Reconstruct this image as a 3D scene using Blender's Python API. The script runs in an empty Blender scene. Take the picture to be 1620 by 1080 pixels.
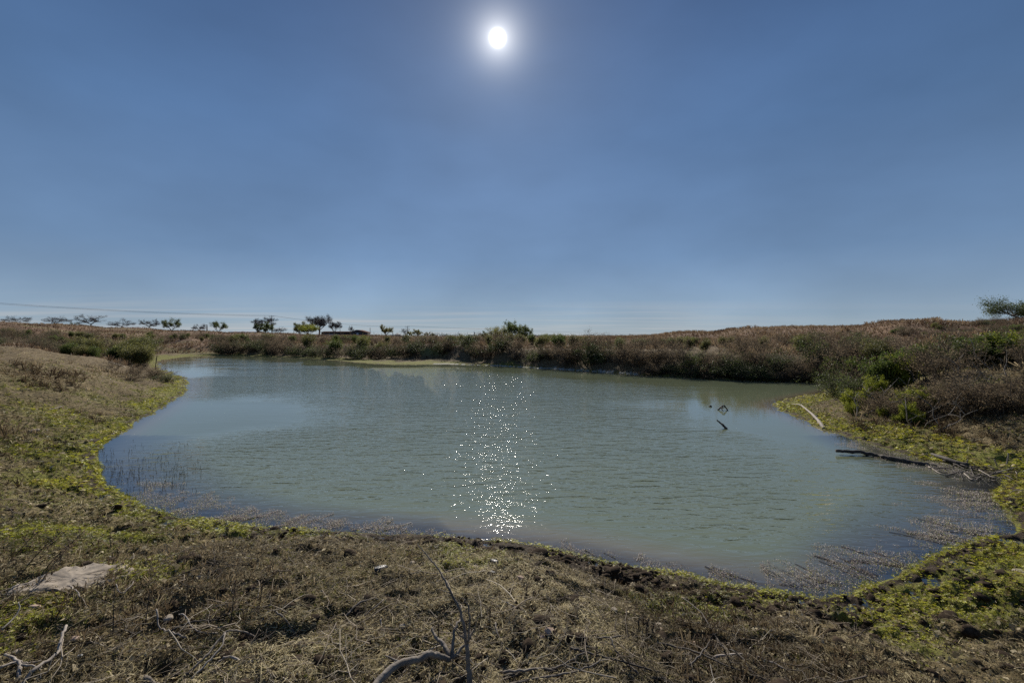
import bpy, math, random
import numpy as np
from mathutils import Vector, Matrix

S = bpy.context.scene
R = math.radians
rng = np.random.default_rng(7)
random.seed(7)

# ------------------------------------------------------------------ camera, sky, sun, exposure
CAMZ, FPX, HY = 2.2, 720.0, 530.0          # eye height above the water, focal length and horizon in photo pixels
cd = bpy.data.cameras.new('camera'); cd.lens = 16.0; cd.sensor_width = 36.0
cd.shift_y = -(540.0 - HY) / 1620.0
cd.clip_start = 0.05; cd.clip_end = 12000
cam = bpy.data.objects.new('camera', cd); S.collection.objects.link(cam)
cam.location = (0, 0, CAMZ); cam.rotation_euler = (R(90), 0, 0)
S.camera = cam
S.view_settings.view_transform = 'Standard'; S.view_settings.look = 'None'
S.view_settings.exposure = 0.2; S.view_settings.gamma = 1.0
S.render.engine = 'CYCLES'
S.cycles.use_denoising = False
S.cycles.sample_clamp_direct = 40.0
S.cycles.max_bounces = 8; S.cycles.transparent_max_bounces = 12
S.cycles.sample_clamp_indirect = 4.0
S.cycles.caustics_reflective = False; S.cycles.caustics_refractive = False

SUN_AZ, SUN_EL = R(-1.8), R(33.1)          # azimuth from +Y towards +X
sd_ = Vector((math.sin(SUN_AZ) * math.cos(SUN_EL), math.cos(SUN_AZ) * math.cos(SUN_EL), math.sin(SUN_EL)))
W = bpy.data.worlds.new('World'); S.world = W; W.use_nodes = True
wn, wl = W.node_tree.nodes, W.node_tree.links
wn.clear()
def N(nodes, t, **k):
    n = nodes.new(t)
    for a, v in k.items():
        setattr(n, a, v)
    return n
def mth(nodes, links, op, a, b=None, c=None, clamp=False):
    n = nodes.new('ShaderNodeMath'); n.operation = op; n.use_clamp = clamp
    for i, v in enumerate((a, b, c)):
        if v is None: continue
        if isinstance(v, (int, float)): n.inputs[i].default_value = v
        else: links.new(v, n.inputs[i])
    return n.outputs[0]
def mixc(nodes, links, f, a, b, mode='MIX'):
    n = nodes.new('ShaderNodeMix'); n.data_type = 'RGBA'; n.blend_type = mode
    for s, v in ((n.inputs[0], f), (n.inputs[6], a), (n.inputs[7], b)):
        if isinstance(v, (int, float)): s.default_value = v
        elif isinstance(v, tuple): s.default_value = (*v, 1) if len(v) == 3 else v
        else: links.new(v, s)
    return n.outputs[2]
def world():
    M = lambda *a, **k: mth(wn, wl, *a, **k)
    sky = N(wn, 'ShaderNodeTexSky', sky_type='NISHITA'); sky.sun_disc = False
    sky.sun_elevation = SUN_EL; sky.sun_rotation = SUN_AZ
    sky.air_density = 1.0; sky.dust_density = 0.15; sky.ozone_density = 1.5; sky.altitude = 0
    tc = N(wn, 'ShaderNodeTexCoord')
    sep = N(wn, 'ShaderNodeSeparateXYZ'); wl.new(tc.outputs['Generated'], sep.inputs[0])
    z = sep.outputs[2]
    # the air near the ground: a broad pale band close to the horizon
    col = mixc(wn, wl, 1.0, sky.outputs[0], (0.40, 0.52, 0.75), 'MULTIPLY')
    # compress the sky's range a little towards a mid blue (polarised, even winter sky)
    ramp = N(wn, 'ShaderNodeValToRGB')
    wl.new(M('MULTIPLY', z, 1.0), ramp.inputs[0])
    cr = ramp.color_ramp
    stops = [(0.0, (0.295, 0.37, 0.445)), (0.05, (0.235, 0.322, 0.435)), (0.16, (0.150, 0.240, 0.375)),
             (0.38, (0.090, 0.170, 0.310)), (0.62, (0.046, 0.098, 0.215)), (1.0, (0.03, 0.07, 0.17))]
    cr.elements[0].position = 0; cr.elements[0].color = (*stops[0][1], 1)
    cr.elements[1].position = 1; cr.elements[1].color = (*stops[-1][1], 1)
    for p, c in stops[1:-1]:
        e = cr.elements.new(p); e.color = (*c, 1)
    grad = mixc(wn, wl, 1.0, ramp.outputs[0], (10.0, 10.0, 10.0), 'MULTIPLY')
    col = mixc(wn, wl, 0.80, col, grad)
    # soft unevenness of thin high veil
    mp = N(wn, 'ShaderNodeMapping'); wl.new(tc.outputs['Generated'], mp.inputs[0])
    mp.inputs['Scale'].default_value = (1.2, 1.2, 2.6)
    nz = N(wn, 'ShaderNodeTexNoise'); wl.new(mp.outputs[0], nz.inputs[0])
    nz.inputs['Scale'].default_value = 2.2; nz.inputs['Detail'].default_value = 4
    v = M('MULTIPLY_ADD', nz.outputs[0], 0.55, 0.72)
    vv = N(wn, 'ShaderNodeCombineColor')
    for i in range(3): wl.new(v, vv.inputs[i])
    col = mixc(wn, wl, 1.0, col, vv.outputs[0], 'MULTIPLY')
    # thin cirrus streaks low over the horizon: direction projected onto a high plane
    zz = M('ADD', M('MAXIMUM', z, 0.0), 0.02)
    px = M('DIVIDE', sep.outputs[0], zz); py = M('DIVIDE', sep.outputs[1], zz)
    cmb = N(wn, 'ShaderNodeCombineXYZ'); wl.new(px, cmb.inputs[0]); wl.new(py, cmb.inputs[1])
    mp2 = N(wn, 'ShaderNodeMapping'); wl.new(cmb.outputs[0], mp2.inputs[0])
    mp2.inputs['Rotation'].default_value = (0, 0, R(-14)); mp2.inputs['Scale'].default_value = (0.10, 0.30, 1)
    n2 = N(wn, 'ShaderNodeTexNoise'); wl.new(mp2.outputs[0], n2.inputs[0])
    n2.inputs['Scale'].default_value = 1.0; n2.inputs['Detail'].default_value = 4; n2.inputs['Roughness'].default_value = 0.5; n2.inputs['Distortion'].default_value = 0.6
    m = N(wn, 'ShaderNodeMapRange', interpolation_type='SMOOTHSTEP'); wl.new(n2.outputs[0], m.inputs[0])
    m.inputs[1].default_value = 0.40; m.inputs[2].default_value = 0.72
    e1 = N(wn, 'ShaderNodeMapRange', interpolation_type='SMOOTHSTEP'); wl.new(z, e1.inputs[0])
    e1.inputs[1].default_value = 0.085; e1.inputs[2].default_value = 0.02
    # streaks strongest ahead, fading to the right
    e2 = N(wn, 'ShaderNodeMapRange', interpolation_type='SMOOTHSTEP'); wl.new(sep.outputs[0], e2.inputs[0])
    e2.inputs[1].default_value = 0.62; e2.inputs[2].default_value = 0.10
    cm = M('MULTIPLY', M('MULTIPLY', m.outputs[0], e1.outputs[0]), M('MULTIPLY_ADD', e2.outputs[0], 0.66, 0.13))
    col = mixc(wn, wl, cm, col, (4.7, 4.9, 5.1))
    # the sun's disc and the bright air right round it
    dot = N(wn, 'ShaderNodeVectorMath', operation='DOT_PRODUCT'); wl.new(tc.outputs['Generated'], dot.inputs[0])
    dot.inputs[1].default_value = sd_
    ang = M('MULTIPLY', M('ARCCOSINE', M('MINIMUM', dot.outputs['Value'], 1.0)), 180 / math.pi)
    g1 = M('MULTIPLY', M('EXPONENT', M('MULTIPLY', M('POWER', M('DIVIDE', ang, 0.42), 2.0), -1.0)), 260.0)
    g2 = M('MULTIPLY', M('EXPONENT', M('MULTIPLY', M('DIVIDE', ang, 1.35), -1.0)), 13.0)
    g3 = M('MULTIPLY', M('EXPONENT', M('MULTIPLY', M('DIVIDE', ang, 9.0), -1.0)), 1.0)
    g = M('ADD', M('ADD', g1, g2), g3)
    gc = N(wn, 'ShaderNodeCombineColor')
    wl.new(g, gc.inputs[0]); wl.new(M('MULTIPLY', g, 0.98), gc.inputs[1]); wl.new(M('MULTIPLY', g, 0.94), gc.inputs[2])
    col = mixc(wn, wl, 1.0, col, gc.outputs[0], 'ADD')
    bg = N(wn, 'ShaderNodeBackground'); bg.inputs[1].default_value = 0.09
    wl.new(col, bg.inputs[0])
    out = N(wn, 'ShaderNodeOutputWorld'); wl.new(bg.outputs[0], out.inputs[0])
world()
sl = bpy.data.lights.new('sun', 'SUN'); sl.energy = 5.0; sl.angle = R(0.53); sl.color = (1.0, 0.93, 0.82)
sun = bpy.data.objects.new('sun', sl); S.collection.objects.link(sun)
sun.location = (0, 0, 60); sun.rotation_euler = (-sd_).to_track_quat('-Z', 'Y').to_euler()

# ------------------------------------------------------------------ noise
def _hash(ix, iy, seed):
    h = (ix.astype(np.int64) * 374761393 + iy.astype(np.int64) * 668265263 + seed * 1442695041) & 0xffffffff
    h = ((h ^ (h >> 13)) * 1274126177) & 0xffffffff
    return ((h ^ (h >> 16)) & 0xffffff) / float(0xffffff)
def vnoise(x, y, seed=0):
    ix, iy = np.floor(x), np.floor(y); fx, fy = x - ix, y - iy
    u = fx * fx * fx * (fx * (fx * 6 - 15) + 10); v = fy * fy * fy * (fy * (fy * 6 - 15) + 10)
    a, b = _hash(ix, iy, seed), _hash(ix + 1, iy, seed); c, d = _hash(ix, iy + 1, seed), _hash(ix + 1, iy + 1, seed)
    return (a * (1 - u) + b * u) * (1 - v) + (c * (1 - u) + d * u) * v
def fbm(x, y, seed=0, octaves=4, gain=0.5):
    t, a, s = 0.0, 1.0, 0.0
    for i in range(octaves):
        cs, sn = math.cos(i * 1.3), math.sin(i * 1.3)
        t = t + a * vnoise(x * cs - y * sn + i * 17.3, x * sn + y * cs + i * 5.1, seed + i); s += a; a *= gain; x, y = x * 2, y * 2
    return t / s                                            # 0..1, mean 0.5
def sstep(t):
    t = np.clip(t, 0, 1); return t * t * (3 - 2 * t)

# ------------------------------------------------------------------ terrain
def wp(px, py, z=0.0):                                        # the point at height z seen at a photo pixel
    d = (CAMZ - z) * FPX / (py - HY); return ((px - 810) / FPX * d, d)
SHORE_PX = [(297,605),(288,622),(262,642),(232,658),(200,676),(168,695),(143,716),(147,740),(160,768),(196,794),(240,812),(300,824),
            (400,837),(500,843),(600,847),(690,849),(760,855),(830,862),(900,874),(960,888),(1020,900),(1080,912),(1150,925),(1230,938),
            (1300,945),(1350,936),(1390,922),(1450,900),(1520,872),(1580,852),(1618,842),(1606,825),(1590,800),(1580,780),(1600,768),
            (1585,755),(1540,745),(1490,733),(1440,722),(1390,705),(1340,690),(1300,674),(1262,660),(1232,648),(1222,640),(1240,633),(1290,624),
            (1335,612),(1322,605),(1250,604),(1180,602),(1100,598),(1050,595),(1000,592),(900,585.5),(830,581),(740,577),(690,575.5),
            (640,577),(600,576),(560,573),(520,569.5),(480,566.5),(430,564.5),(380,563),(340,562.5),(300,563.5),(262,568),(244,573),(256,584),(282,594)]
SHORE = np.array([wp(*p) for p in SHORE_PX])
def chaikin(P, n):
    for _ in range(n):
        Q = np.roll(P, -1, 0); P = np.stack([P * .75 + Q * .25, P * .25 + Q * .75], 1).reshape(-1, 2)
    return P
SHORE = chaikin(SHORE, 1)
def sdist(x, y):                                              # >0 on land, <0 in the pond
    shp = np.shape(x); x = np.ravel(np.asarray(x, float)); y = np.ravel(np.asarray(y, float))
    best = np.full(x.shape, 1e18); inside = np.zeros(x.shape, bool)
    A = SHORE; B = np.roll(A, -1, 0)
    for (ax, ay), (bx, by) in zip(A, B):
        dx, dy = bx - ax, by - ay; l2 = dx * dx + dy * dy + 1e-12
        t = np.clip(((x - ax) * dx + (y - ay) * dy) / l2, 0, 1)
        qx, qy = x - ax - t * dx, y - ay - t * dy
        best = np.minimum(best, qx * qx + qy * qy)
        c = (ay > y) != (by > y)
        inside ^= c & (x < (bx - ax) * (y - ay) / (by - ay + 1e-15) + ax)
    s = np.sqrt(best)
    return np.where(inside, -s, s).reshape(shp)
def P2(px, d): return ((px - 810) / FPX * d, d)
# x, y, height H, bank run w, flat foreshore s0, green band g
CP = []
def cp(x, y, H, w=.9, s0=.0, g=.4): CP.append((x, y, H, w, s0, g))
for a in ((0,-2),(-3,-1.5),(3,-1.5),(0,.6),(-2.5,.8),(2.2,.6),(-8,-8),(8,-8),(0,-14)): cp(*a, .66, 1.3)
cp(0,2.2,.56,1.3,0,.2); cp(-1.6,2.6,.6,1.3,0,.2); cp(1.6,2.3,.52,1.4,0,.25); cp(-3.2,3,.62,1.5,0,.35); cp(-5,4,.64,1.6,0,.45)
cp(0,4.2,.5,1.1,0,.22); cp(-1.2,4.4,.5,1.1,0,.40); cp(1.2,3.9,.46,1.3,0,.42); cp(-3.8,5.2,.5,1.4,0,.45)
cp(2.8,2.6,.42,1.6,.1,1.0); cp(4.6,3,.42,2.0,.2,1.7); cp(6.5,4.2,.45,2.2,.3,1.7); cp(3.1,1.4,.5,1.6,0,.9); cp(6,.5,.6,2,0,1.2); cp(6.8,5.4,.45,1.6,.2,1.4)
cp(-8.2,7.6,.62,1.7,0,.5); cp(-11.5,10.4,1.1,3,0,.5); cp(-14,12.5,1.25,3,0,.6); cp(-17,14,1.45,4,0,.6); cp(-17.2,20.5,.95,3.2,.0,1.2); cp(-19.8,21.8,1.3,3.2,0,1.0)
cp(-25,22.5,1.6,4,0,.4); cp(-30,22,1.7,4,0,.3); cp(-28,30,.7,4,0,.3); cp(-20,28,.25,4,0.5,.4); cp(-38,34,1.2,5,0,.3)
# right point and the slope behind it
cp(9.0,13.6,.28,3.0,.4,1.5); cp(9.8,12.2,.50,2.6,.4,1.7); cp(8.2,9.2,.42,2.4,.3,1.8); cp(9.6,7.4,.65,2.0,.25,1.6); cp(10.8,9.4,1.05,2.6,.3,.6)
cp(13,13,1.15,2.6,.3,.3); cp(14.5,10.5,1.55,2.6,.2,.2); cp(16,15,1.5,3,.2,.2); cp(19,17,1.75,3,0,.2); cp(15,19,1.0,2,.2,.4); cp(22,22,1.9,3,0,.2)
# far banks, then the fields that rise behind them
for px, d, H, w, s0, g in ((1300,24,1.1,1.5,.3,1.4),(1200,25,1.1,1.4,.3,1.0),(1100,27,1.1,1.4,.2,.3),(1000,29,1.1,1.4,.2,.3),(900,32,1.1,1.4,.3,.4),(820,35,1.15,1.6,.6,.9),
        (740,38,1.15,1.6,2.2,2.0),(690,42,1.15,1.6,4.5,3.5),(620,43,1.1,1.6,4.5,3.5),(560,44,1.1,1.6,3,2.5),(480,49,1.1,1.8,1.2,1.6),(400,52,1.1,1.8,1.0,1.6),(330,60,.9,2,6,4),(260,58,.6,2,6,4),
        (1300,34,1.9,2,.3,.2),(1100,40,1.45,2,0,.2),(900,45,1.2,2,0,.2),(700,55,1.2,2,0,.2),(480,62,1.2,2,0,.2),(300,75,1.9,2,0,.2),(150,52,1.9,2,0,.2),(0,48,2.2,2,0,.2),
        (1620,24,2.2,2,0,.2),(1620,36,3.0,2,0,.2),(1620,48,3.6,2,0,.2),(1450,46,3.3,2,0,.2),(1450,56,3.6,2,0,.2),(1300,52,2.9,2,0,.2),(1300,64,3.28,2,0,.2),(1200,70,2.95,2,0,.2),(1100,80,2.5,2,0,.2),(1000,70,1.7,2,0,.2),
        (1620,110,4.0,2,0,.2),(1300,110,3.3,2,0,.2),(2200,50,3.6,2,0,.2),(2200,25,2.6,2,0,.2),(3000,12,1.6,2,0,.2),
        (0,110,5.1,2,0,.2),(100,112,4.5,2,0,.2),(200,115,3.75,2,0,.2),(300,118,3.1,2,0,.2),(400,120,2.55,2,0,.2),(0,80,3.7,2,0,.2),(200,80,2.7,2,0,.2),(400,80,1.7,2,0,.2),
        (520,120,2.0,2,0,.2),(700,110,1.4,2,0,.2),(900,110,1.5,2,0,.2),(-600,80,4.6,2,0,.2),(-600,30,2.2,2,0,.2),(-1800,14,1.5,2,0,.2),
        (0,220,6.6,2,0,.2),(250,220,4.2,2,0,.2),(430,220,2.4,2,0,.2),(700,220,1.2,2,0,.2),(1000,220,1.7,2,0,.2),(1620,220,5,2,0,.2),
        (-600,600,5,2,0,.2),(0,600,2.0,2,0,.2),(500,600,.8,2,0,.2),(700,600,.2,2,0,.2),(1200,600,1,2,0,.2),(2200,600,4,2,0,.2),(700,3000,-4,2,0,.2),(-600,3000,-4,2,0,.2),(2400,3000,-4,2,0,.2)):
    cp(*P2(px, d), H, w, s0, g)
CPA = np.array(CP)
def _lp(x, y):
    r = np.sqrt(x * x + y * y) + 1e-6; k = np.log(r + 2.0) / r; return x * k, y * k
_cx, _cy = _lp(CPA[:, 0], CPA[:, 1])
def fields(x, y):
    u, v = _lp(x, y); acc = np.zeros(x.shape + (4,)); ws = np.zeros(x.shape)
    for i in range(len(CPA)):
        d2 = (u - _cx[i]) ** 2 + (v - _cy[i]) ** 2 + 6e-5
        w = np.exp(-d2 / .18) / d2 ** 1.5 + 1e-9
        ws += w; acc += w[..., None] * CPA[i, 2:]
    return acc / ws[..., None]
def terrain(x, y, micro=True, full=False):
    x = np.asarray(x, float); y = np.asarray(y, float)
    r = np.hypot(x, y)
    wob = np.where(r < 12, 1, 1.0)
    sd = sdist(x, y)
    jag = (fbm(x * 1.1, y * 1.1, 3, 3) - .5) * .35 + (fbm(x * 7, y * 7, 5, 3) - .5) * .10
    jag = jag * np.clip(r / 14, .45, 2.2)
    s = sd + jag
    F = fields(x, y); H, w, s0, g = F[..., 0], F[..., 1], F[..., 2], F[..., 3]
    land = H * sstep((s - s0) / (w * 1.6)) ** .85 + .02 + .035 * np.clip(s, 0, s0 + .6)
    water = np.clip(s * .28, -1.2, 0) + .02 * np.clip(1 + s / .1, 0, 1)
    z = np.where(s > 0, land, water)
    z0 = z
    # larger swells of the ground
    z = z + np.where(s > 0, (fbm(x * .22, y * .22, 11, 3) - .5) * .30 * sstep(s / 3) * np.clip(r / 20, .2, 1.0), 0)
    z = z + np.where(s > 0, (fbm(x * .05, y * .05, 19, 2) - .5) * .8 * sstep((r - 60) / 60) * np.clip(200 / (r + 1), 0.2, 1), 0)
    if micro:
        near = np.clip(1.6 - r / 16, 0, 1)
        band = np.exp(-((s - .45) / .40) ** 2) * np.where(y < 9, 1, .5)
        rid = 1 - np.abs(2 * fbm(x * 3.2, y * 3.2, 23, 3) - 1) * 2
        holes = sstep((fbm(x * 4.2 + 9, y * 4.2, 31, 2) - .60) / .12)
        m = (fbm(x * 5, y * 5, 41, 5, .6) - .5) * (.075 + .12 * band) + (rid - .5) * .018 + (fbm(x * 26, y * 26, 47, 3, .6) - .5) * (.022 + .03 * band) - holes * (.045 + .08 * band)
        z = z + np.where(s > 0, m * near * np.clip(s / .12, 0, 1), m * .1 * near)
        z = z + np.where(s > 0, (fbm(x * 1.3, y * 1.3, 53, 4) - .5) * .16 * (1 - near) * np.clip(s, 0, 1), 0)
    z = np.where((s > .25) & (r < 12), np.maximum(z, .012), z)
    if full: return z, s, g, H
    return z
def tz(x, y, micro=True): return float(terrain(np.array([x]), np.array([y]), micro)[0])

def ray_ground(px, py, lift=0.0):                              # where the photo's ray meets the ground (or the water)
    d = np.exp(np.linspace(math.log(1.2), math.log(300), 900))
    x = (px - 810) / FPX * d; z = CAMZ - (py - HY) / FPX * d
    g = np.maximum(terrain(x, d, False), 0.0) + lift
    i = int(np.argmax(z < g))
    if i == 0: i = 1
    a = (z[i-1] - g[i-1]) / max(1e-6, (z[i-1] - g[i-1]) - (z[i] - g[i]))
    dd = d[i-1] + (d[i] - d[i-1]) * a
    return ((px - 810) / FPX * dd, dd)

# ------------------------------------------------------------------ mesh helpers
def link(o, parent=None):
    S.collection.objects.link(o)
    if parent: o.parent = parent
    return o
def mk_mesh(name, V, F, mat=None, attrs=None, smooth=False):
    """V: n x 3; F: m x k array or list of such arrays."""
    me = bpy.data.meshes.new(name)
    Fs = F if isinstance(F, list) else [F]
    Fs = [np.asarray(f, np.int32) for f in Fs if len(f)]
    nl = sum(f.size for f in Fs); nf = sum(len(f) for f in Fs)
    me.vertices.add(len(V)); me.vertices.foreach_set('co', np.ascontiguousarray(V, np.float32).ravel())
    me.loops.add(nl); me.loops.foreach_set('vertex_index', np.concatenate([f.ravel() for f in Fs]).astype(np.int32))
    me.polygons.add(nf)
    tot = np.concatenate([np.full(len(f), f.shape[1], np.int32) for f in Fs])
    me.polygons.foreach_set('loop_start', np.concatenate([[0], np.cumsum(tot)[:-1]]).astype(np.int32))
    me.update(calc_edges=True)
    if smooth: me.polygons.foreach_set('use_smooth', np.ones(nf, bool))
    for k, a in (attrs or {}).items():
        at = me.attributes.new(k, 'FLOAT', 'POINT'); at.data.foreach_set('value', np.ascontiguousarray(a, np.float32))
    if mat: me.materials.append(mat)
    return me
def obj(name, me, parent=None, **props):
    o = bpy.data.objects.new(name, me); link(o, parent)
    for k, v in props.items(): o[k] = v
    return o
def empty(name, loc, label, cat, group=None, rz=0, sc=1.0):
    o = bpy.data.objects.new(name, None); o.empty_display_size = .2; link(o)
    o.location = loc; o.rotation_euler = (0, 0, rz); o.scale = (sc, sc, sc)
    o['label'] = label; o['category'] = cat
    if group: o['group'] = group
    return o
class Geo:
    def __init__(s): s.V, s.Q, s.T, s.A, s.n = [], [], [], [], 0
    def add(s, V, Q=None, T=None, rnd=0.5):
        V = np.asarray(V, float).reshape(-1, 3)
        s.V.append(V)
        if Q is not None and len(Q): s.Q.append(np.asarray(Q) + s.n)
        if T is not None and len(T): s.T.append(np.asarray(T) + s.n)
        s.A.append(np.full(len(V), rnd) if np.isscalar(rnd) else np.asarray(rnd)); s.n += len(V)
    def tube(s, P, rad, k=5, rnd=0.5, cap=True):
        P = np.asarray(P, float); n = len(P); rad = np.broadcast_to(np.asarray(rad, float), (n,))
        T = np.gradient(P, axis=0); T /= np.linalg.norm(T, axis=1)[:, None] + 1e-9
        up = np.array([0, 0, 1.]) if abs(T[:, 2]).mean() < .8 else np.array([1., 0, 0])
        A = np.cross(T, up); A /= np.linalg.norm(A, axis=1)[:, None] + 1e-9; B = np.cross(T, A)
        an = np.arange(k) / k * 2 * math.pi
        V = P[:, None, :] + rad[:, None, None] * (np.cos(an)[None, :, None] * A[:, None, :] + np.sin(an)[None, :, None] * B[:, None, :])
        i = np.arange(n - 1)[:, None] * k; j = np.arange(k)[None, :]; j2 = (j + 1) % k
        Q = np.stack([i + j, i + j2, i + k + j2, i + k + j], -1).reshape(-1, 4)
        V = V.reshape(-1, 3); T3 = []
        if cap:
            V = np.vstack([V, P[0], P[-1]]); c0 = n * k
            T3 = [(c0, (q + 1) % k, q) for q in range(k)] + [(c0 + 1, (n - 1) * k + q, (n - 1) * k + (q + 1) % k) for q in range(k)]
        s.add(V, Q, T3, rnd)
    def box(s, c, size, rz=0, rnd=.5):
        x, y, z = [q / 2 for q in size]
        V = np.array([(a, b, d) for a in (-x, x) for b in (-y, y) for d in (-z, z)])
        cs, sn = math.cos(rz), math.sin(rz)
        V = np.stack([V[:, 0] * cs - V[:, 1] * sn, V[:, 0] * sn + V[:, 1] * cs, V[:, 2]], 1) + np.array(c)
        s.add(V, [(0,1,3,2),(4,6,7,5),(0,4,5,1),(2,3,7,6),(0,2,6,4),(1,5,7,3)], None, rnd)
    def mesh(s, name, mat, smooth=False):
        F = []
        if s.Q: F.append(np.concatenate(s.Q))
        if s.T: F.append(np.concatenate(s.T))
        return mk_mesh(name, np.concatenate(s.V), F, mat, {'rnd': np.concatenate(s.A)}, smooth)
def scatter(tV, tF, pos, yaw, tilt, roll, scl, rnd):
    """copies of a little template at many points, as one array mesh"""
    n = len(pos); tV = np.asarray(tV, float)
    cy, sy, ct, st, cr, sr = np.cos(yaw), np.sin(yaw), np.cos(tilt), np.sin(tilt), np.cos(roll), np.sin(roll)
    Rz = np.zeros((n, 3, 3)); Rz[:, 0, 0] = cy; Rz[:, 0, 1] = -sy; Rz[:, 1, 0] = sy; Rz[:, 1, 1] = cy; Rz[:, 2, 2] = 1
    Ry = np.zeros((n, 3, 3)); Ry[:, 0, 0] = ct; Ry[:, 0, 2] = -st; Ry[:, 2, 0] = st; Ry[:, 2, 2] = ct; Ry[:, 1, 1] = 1
    Rx = np.zeros((n, 3, 3)); Rx[:, 0, 0] = 1; Rx[:, 1, 1] = cr; Rx[:, 1, 2] = -sr; Rx[:, 2, 1] = sr; Rx[:, 2, 2] = cr
    M = Rz @ Ry @ Rx
    scl = np.asarray(scl); scl = scl[:, None] * np.ones(3) if scl.ndim == 1 else scl
    V = np.einsum('nij,nkj->nki', M, tV[None] * scl[:, None, :]) + pos[:, None, :]
    F = (np.asarray(tF)[None] + (np.arange(n) * len(tV))[:, None, None]).reshape(-1, len(tF[0]))
    return V.reshape(-1, 3), F, np.repeat(rnd, len(tV))

# ------------------------------------------------------------------ materials
def new_mat(name):
    m = bpy.data.materials.new(name); m.use_nodes = True; m.node_tree.nodes.clear(); return m, m.node_tree.nodes, m.node_tree.links
def ramp_node(n, l, fac, stops):
    r = n.new('ShaderNodeValToRGB'); cr = r.color_ramp
    cr.elements[0].position = stops[0][0]; cr.elements[0].color = (*stops[0][1], 1)
    cr.elements[1].position = stops[-1][0]; cr.elements[1].color = (*stops[-1][1], 1)
    for p, c in stops[1:-1]:
        e = cr.elements.new(p); e.color = (*c, 1)
    l.new(fac, r.inputs[0]); return r.outputs[0]
def leaf_mat(name, cols, trans=.45, rough=.55, objvar=.0, spec=.3):
    """diffuse leaf that lets light through; cols picked by the per-leaf attribute rnd"""
    m, n, l = new_mat(name)
    at = N(n, 'ShaderNodeAttribute', attribute_name='rnd')
    fac = at.outputs['Fac']
    if objvar:
        oi = N(n, 'ShaderNodeObjectInfo')
        fac = mth(n, l, 'ADD', fac, mth(n, l, 'MULTIPLY', mth(n, l, 'SUBTRACT', oi.outputs['Random'], .5), objvar), clamp=True)
    st = [(i / (len(cols) - 1), c) for i, c in enumerate(cols)]
    c = ramp_node(n, l, fac, st)
    b = N(n, 'ShaderNodeBsdfPrincipled'); l.new(c, b.inputs['Base Color']); b.inputs['Roughness'].default_value = rough
    b.inputs['Specular IOR Level'].default_value = spec
    out = N(n, 'ShaderNodeOutputMaterial')
    if trans > 0:
        t = N(n, 'ShaderNodeBsdfTranslucent'); l.new(c, t.inputs[0])
        mx = N(n, 'ShaderNodeMixShader'); mx.inputs[0].default_value = trans
        l.new(b.outputs[0], mx.inputs[1]); l.new(t.outputs[0], mx.inputs[2]); l.new(mx.outputs[0], out.inputs[0])
    else: l.new(b.outputs[0], out.inputs[0])
    return m
def rough_mat(name, c1, c2, c3=None, scale=6.0, stretch=(1, 1, 1), rough=.85, bump=.4, bdist=.01, detail=8, coord='Object', metallic=0.0):
    m, n, l = new_mat(name)
    tc = N(n, 'ShaderNodeTexCoord'); mp = N(n, 'ShaderNodeMapping'); l.new(tc.outputs[coord], mp.inputs[0]); mp.inputs['Scale'].default_value = stretch
    nz = N(n, 'ShaderNodeTexNoise'); l.new(mp.outputs[0], nz.inputs[0]); nz.inputs['Scale'].default_value = scale; nz.inputs['Detail'].default_value = detail; nz.inputs['Roughness'].default_value = .65
    st = [(.30, c1), (.52, c2), (.72, c3 or c2)]
    c = ramp_node(n, l, nz.outputs[0], st)
    b = N(n, 'ShaderNodeBsdfPrincipled'); l.new(c, b.inputs['Base Color']); b.inputs['Roughness'].default_value = rough; b.inputs['Metallic'].default_value = metallic
    n2 = N(n, 'ShaderNodeTexNoise'); l.new(mp.outputs[0], n2.inputs[0]); n2.inputs['Scale'].default_value = scale * 3.1; n2.inputs['Detail'].default_value = 6
    bp = N(n, 'ShaderNodeBump'); bp.inputs['Strength'].default_value = bump; bp.inputs['Distance'].default_value = bdist
    l.new(n2.outputs[0], bp.inputs['Height']); l.new(bp.outputs[0], b.inputs['Normal'])
    out = N(n, 'ShaderNodeOutputMaterial'); l.new(b.outputs[0], out.inputs[0])
    return m

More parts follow.
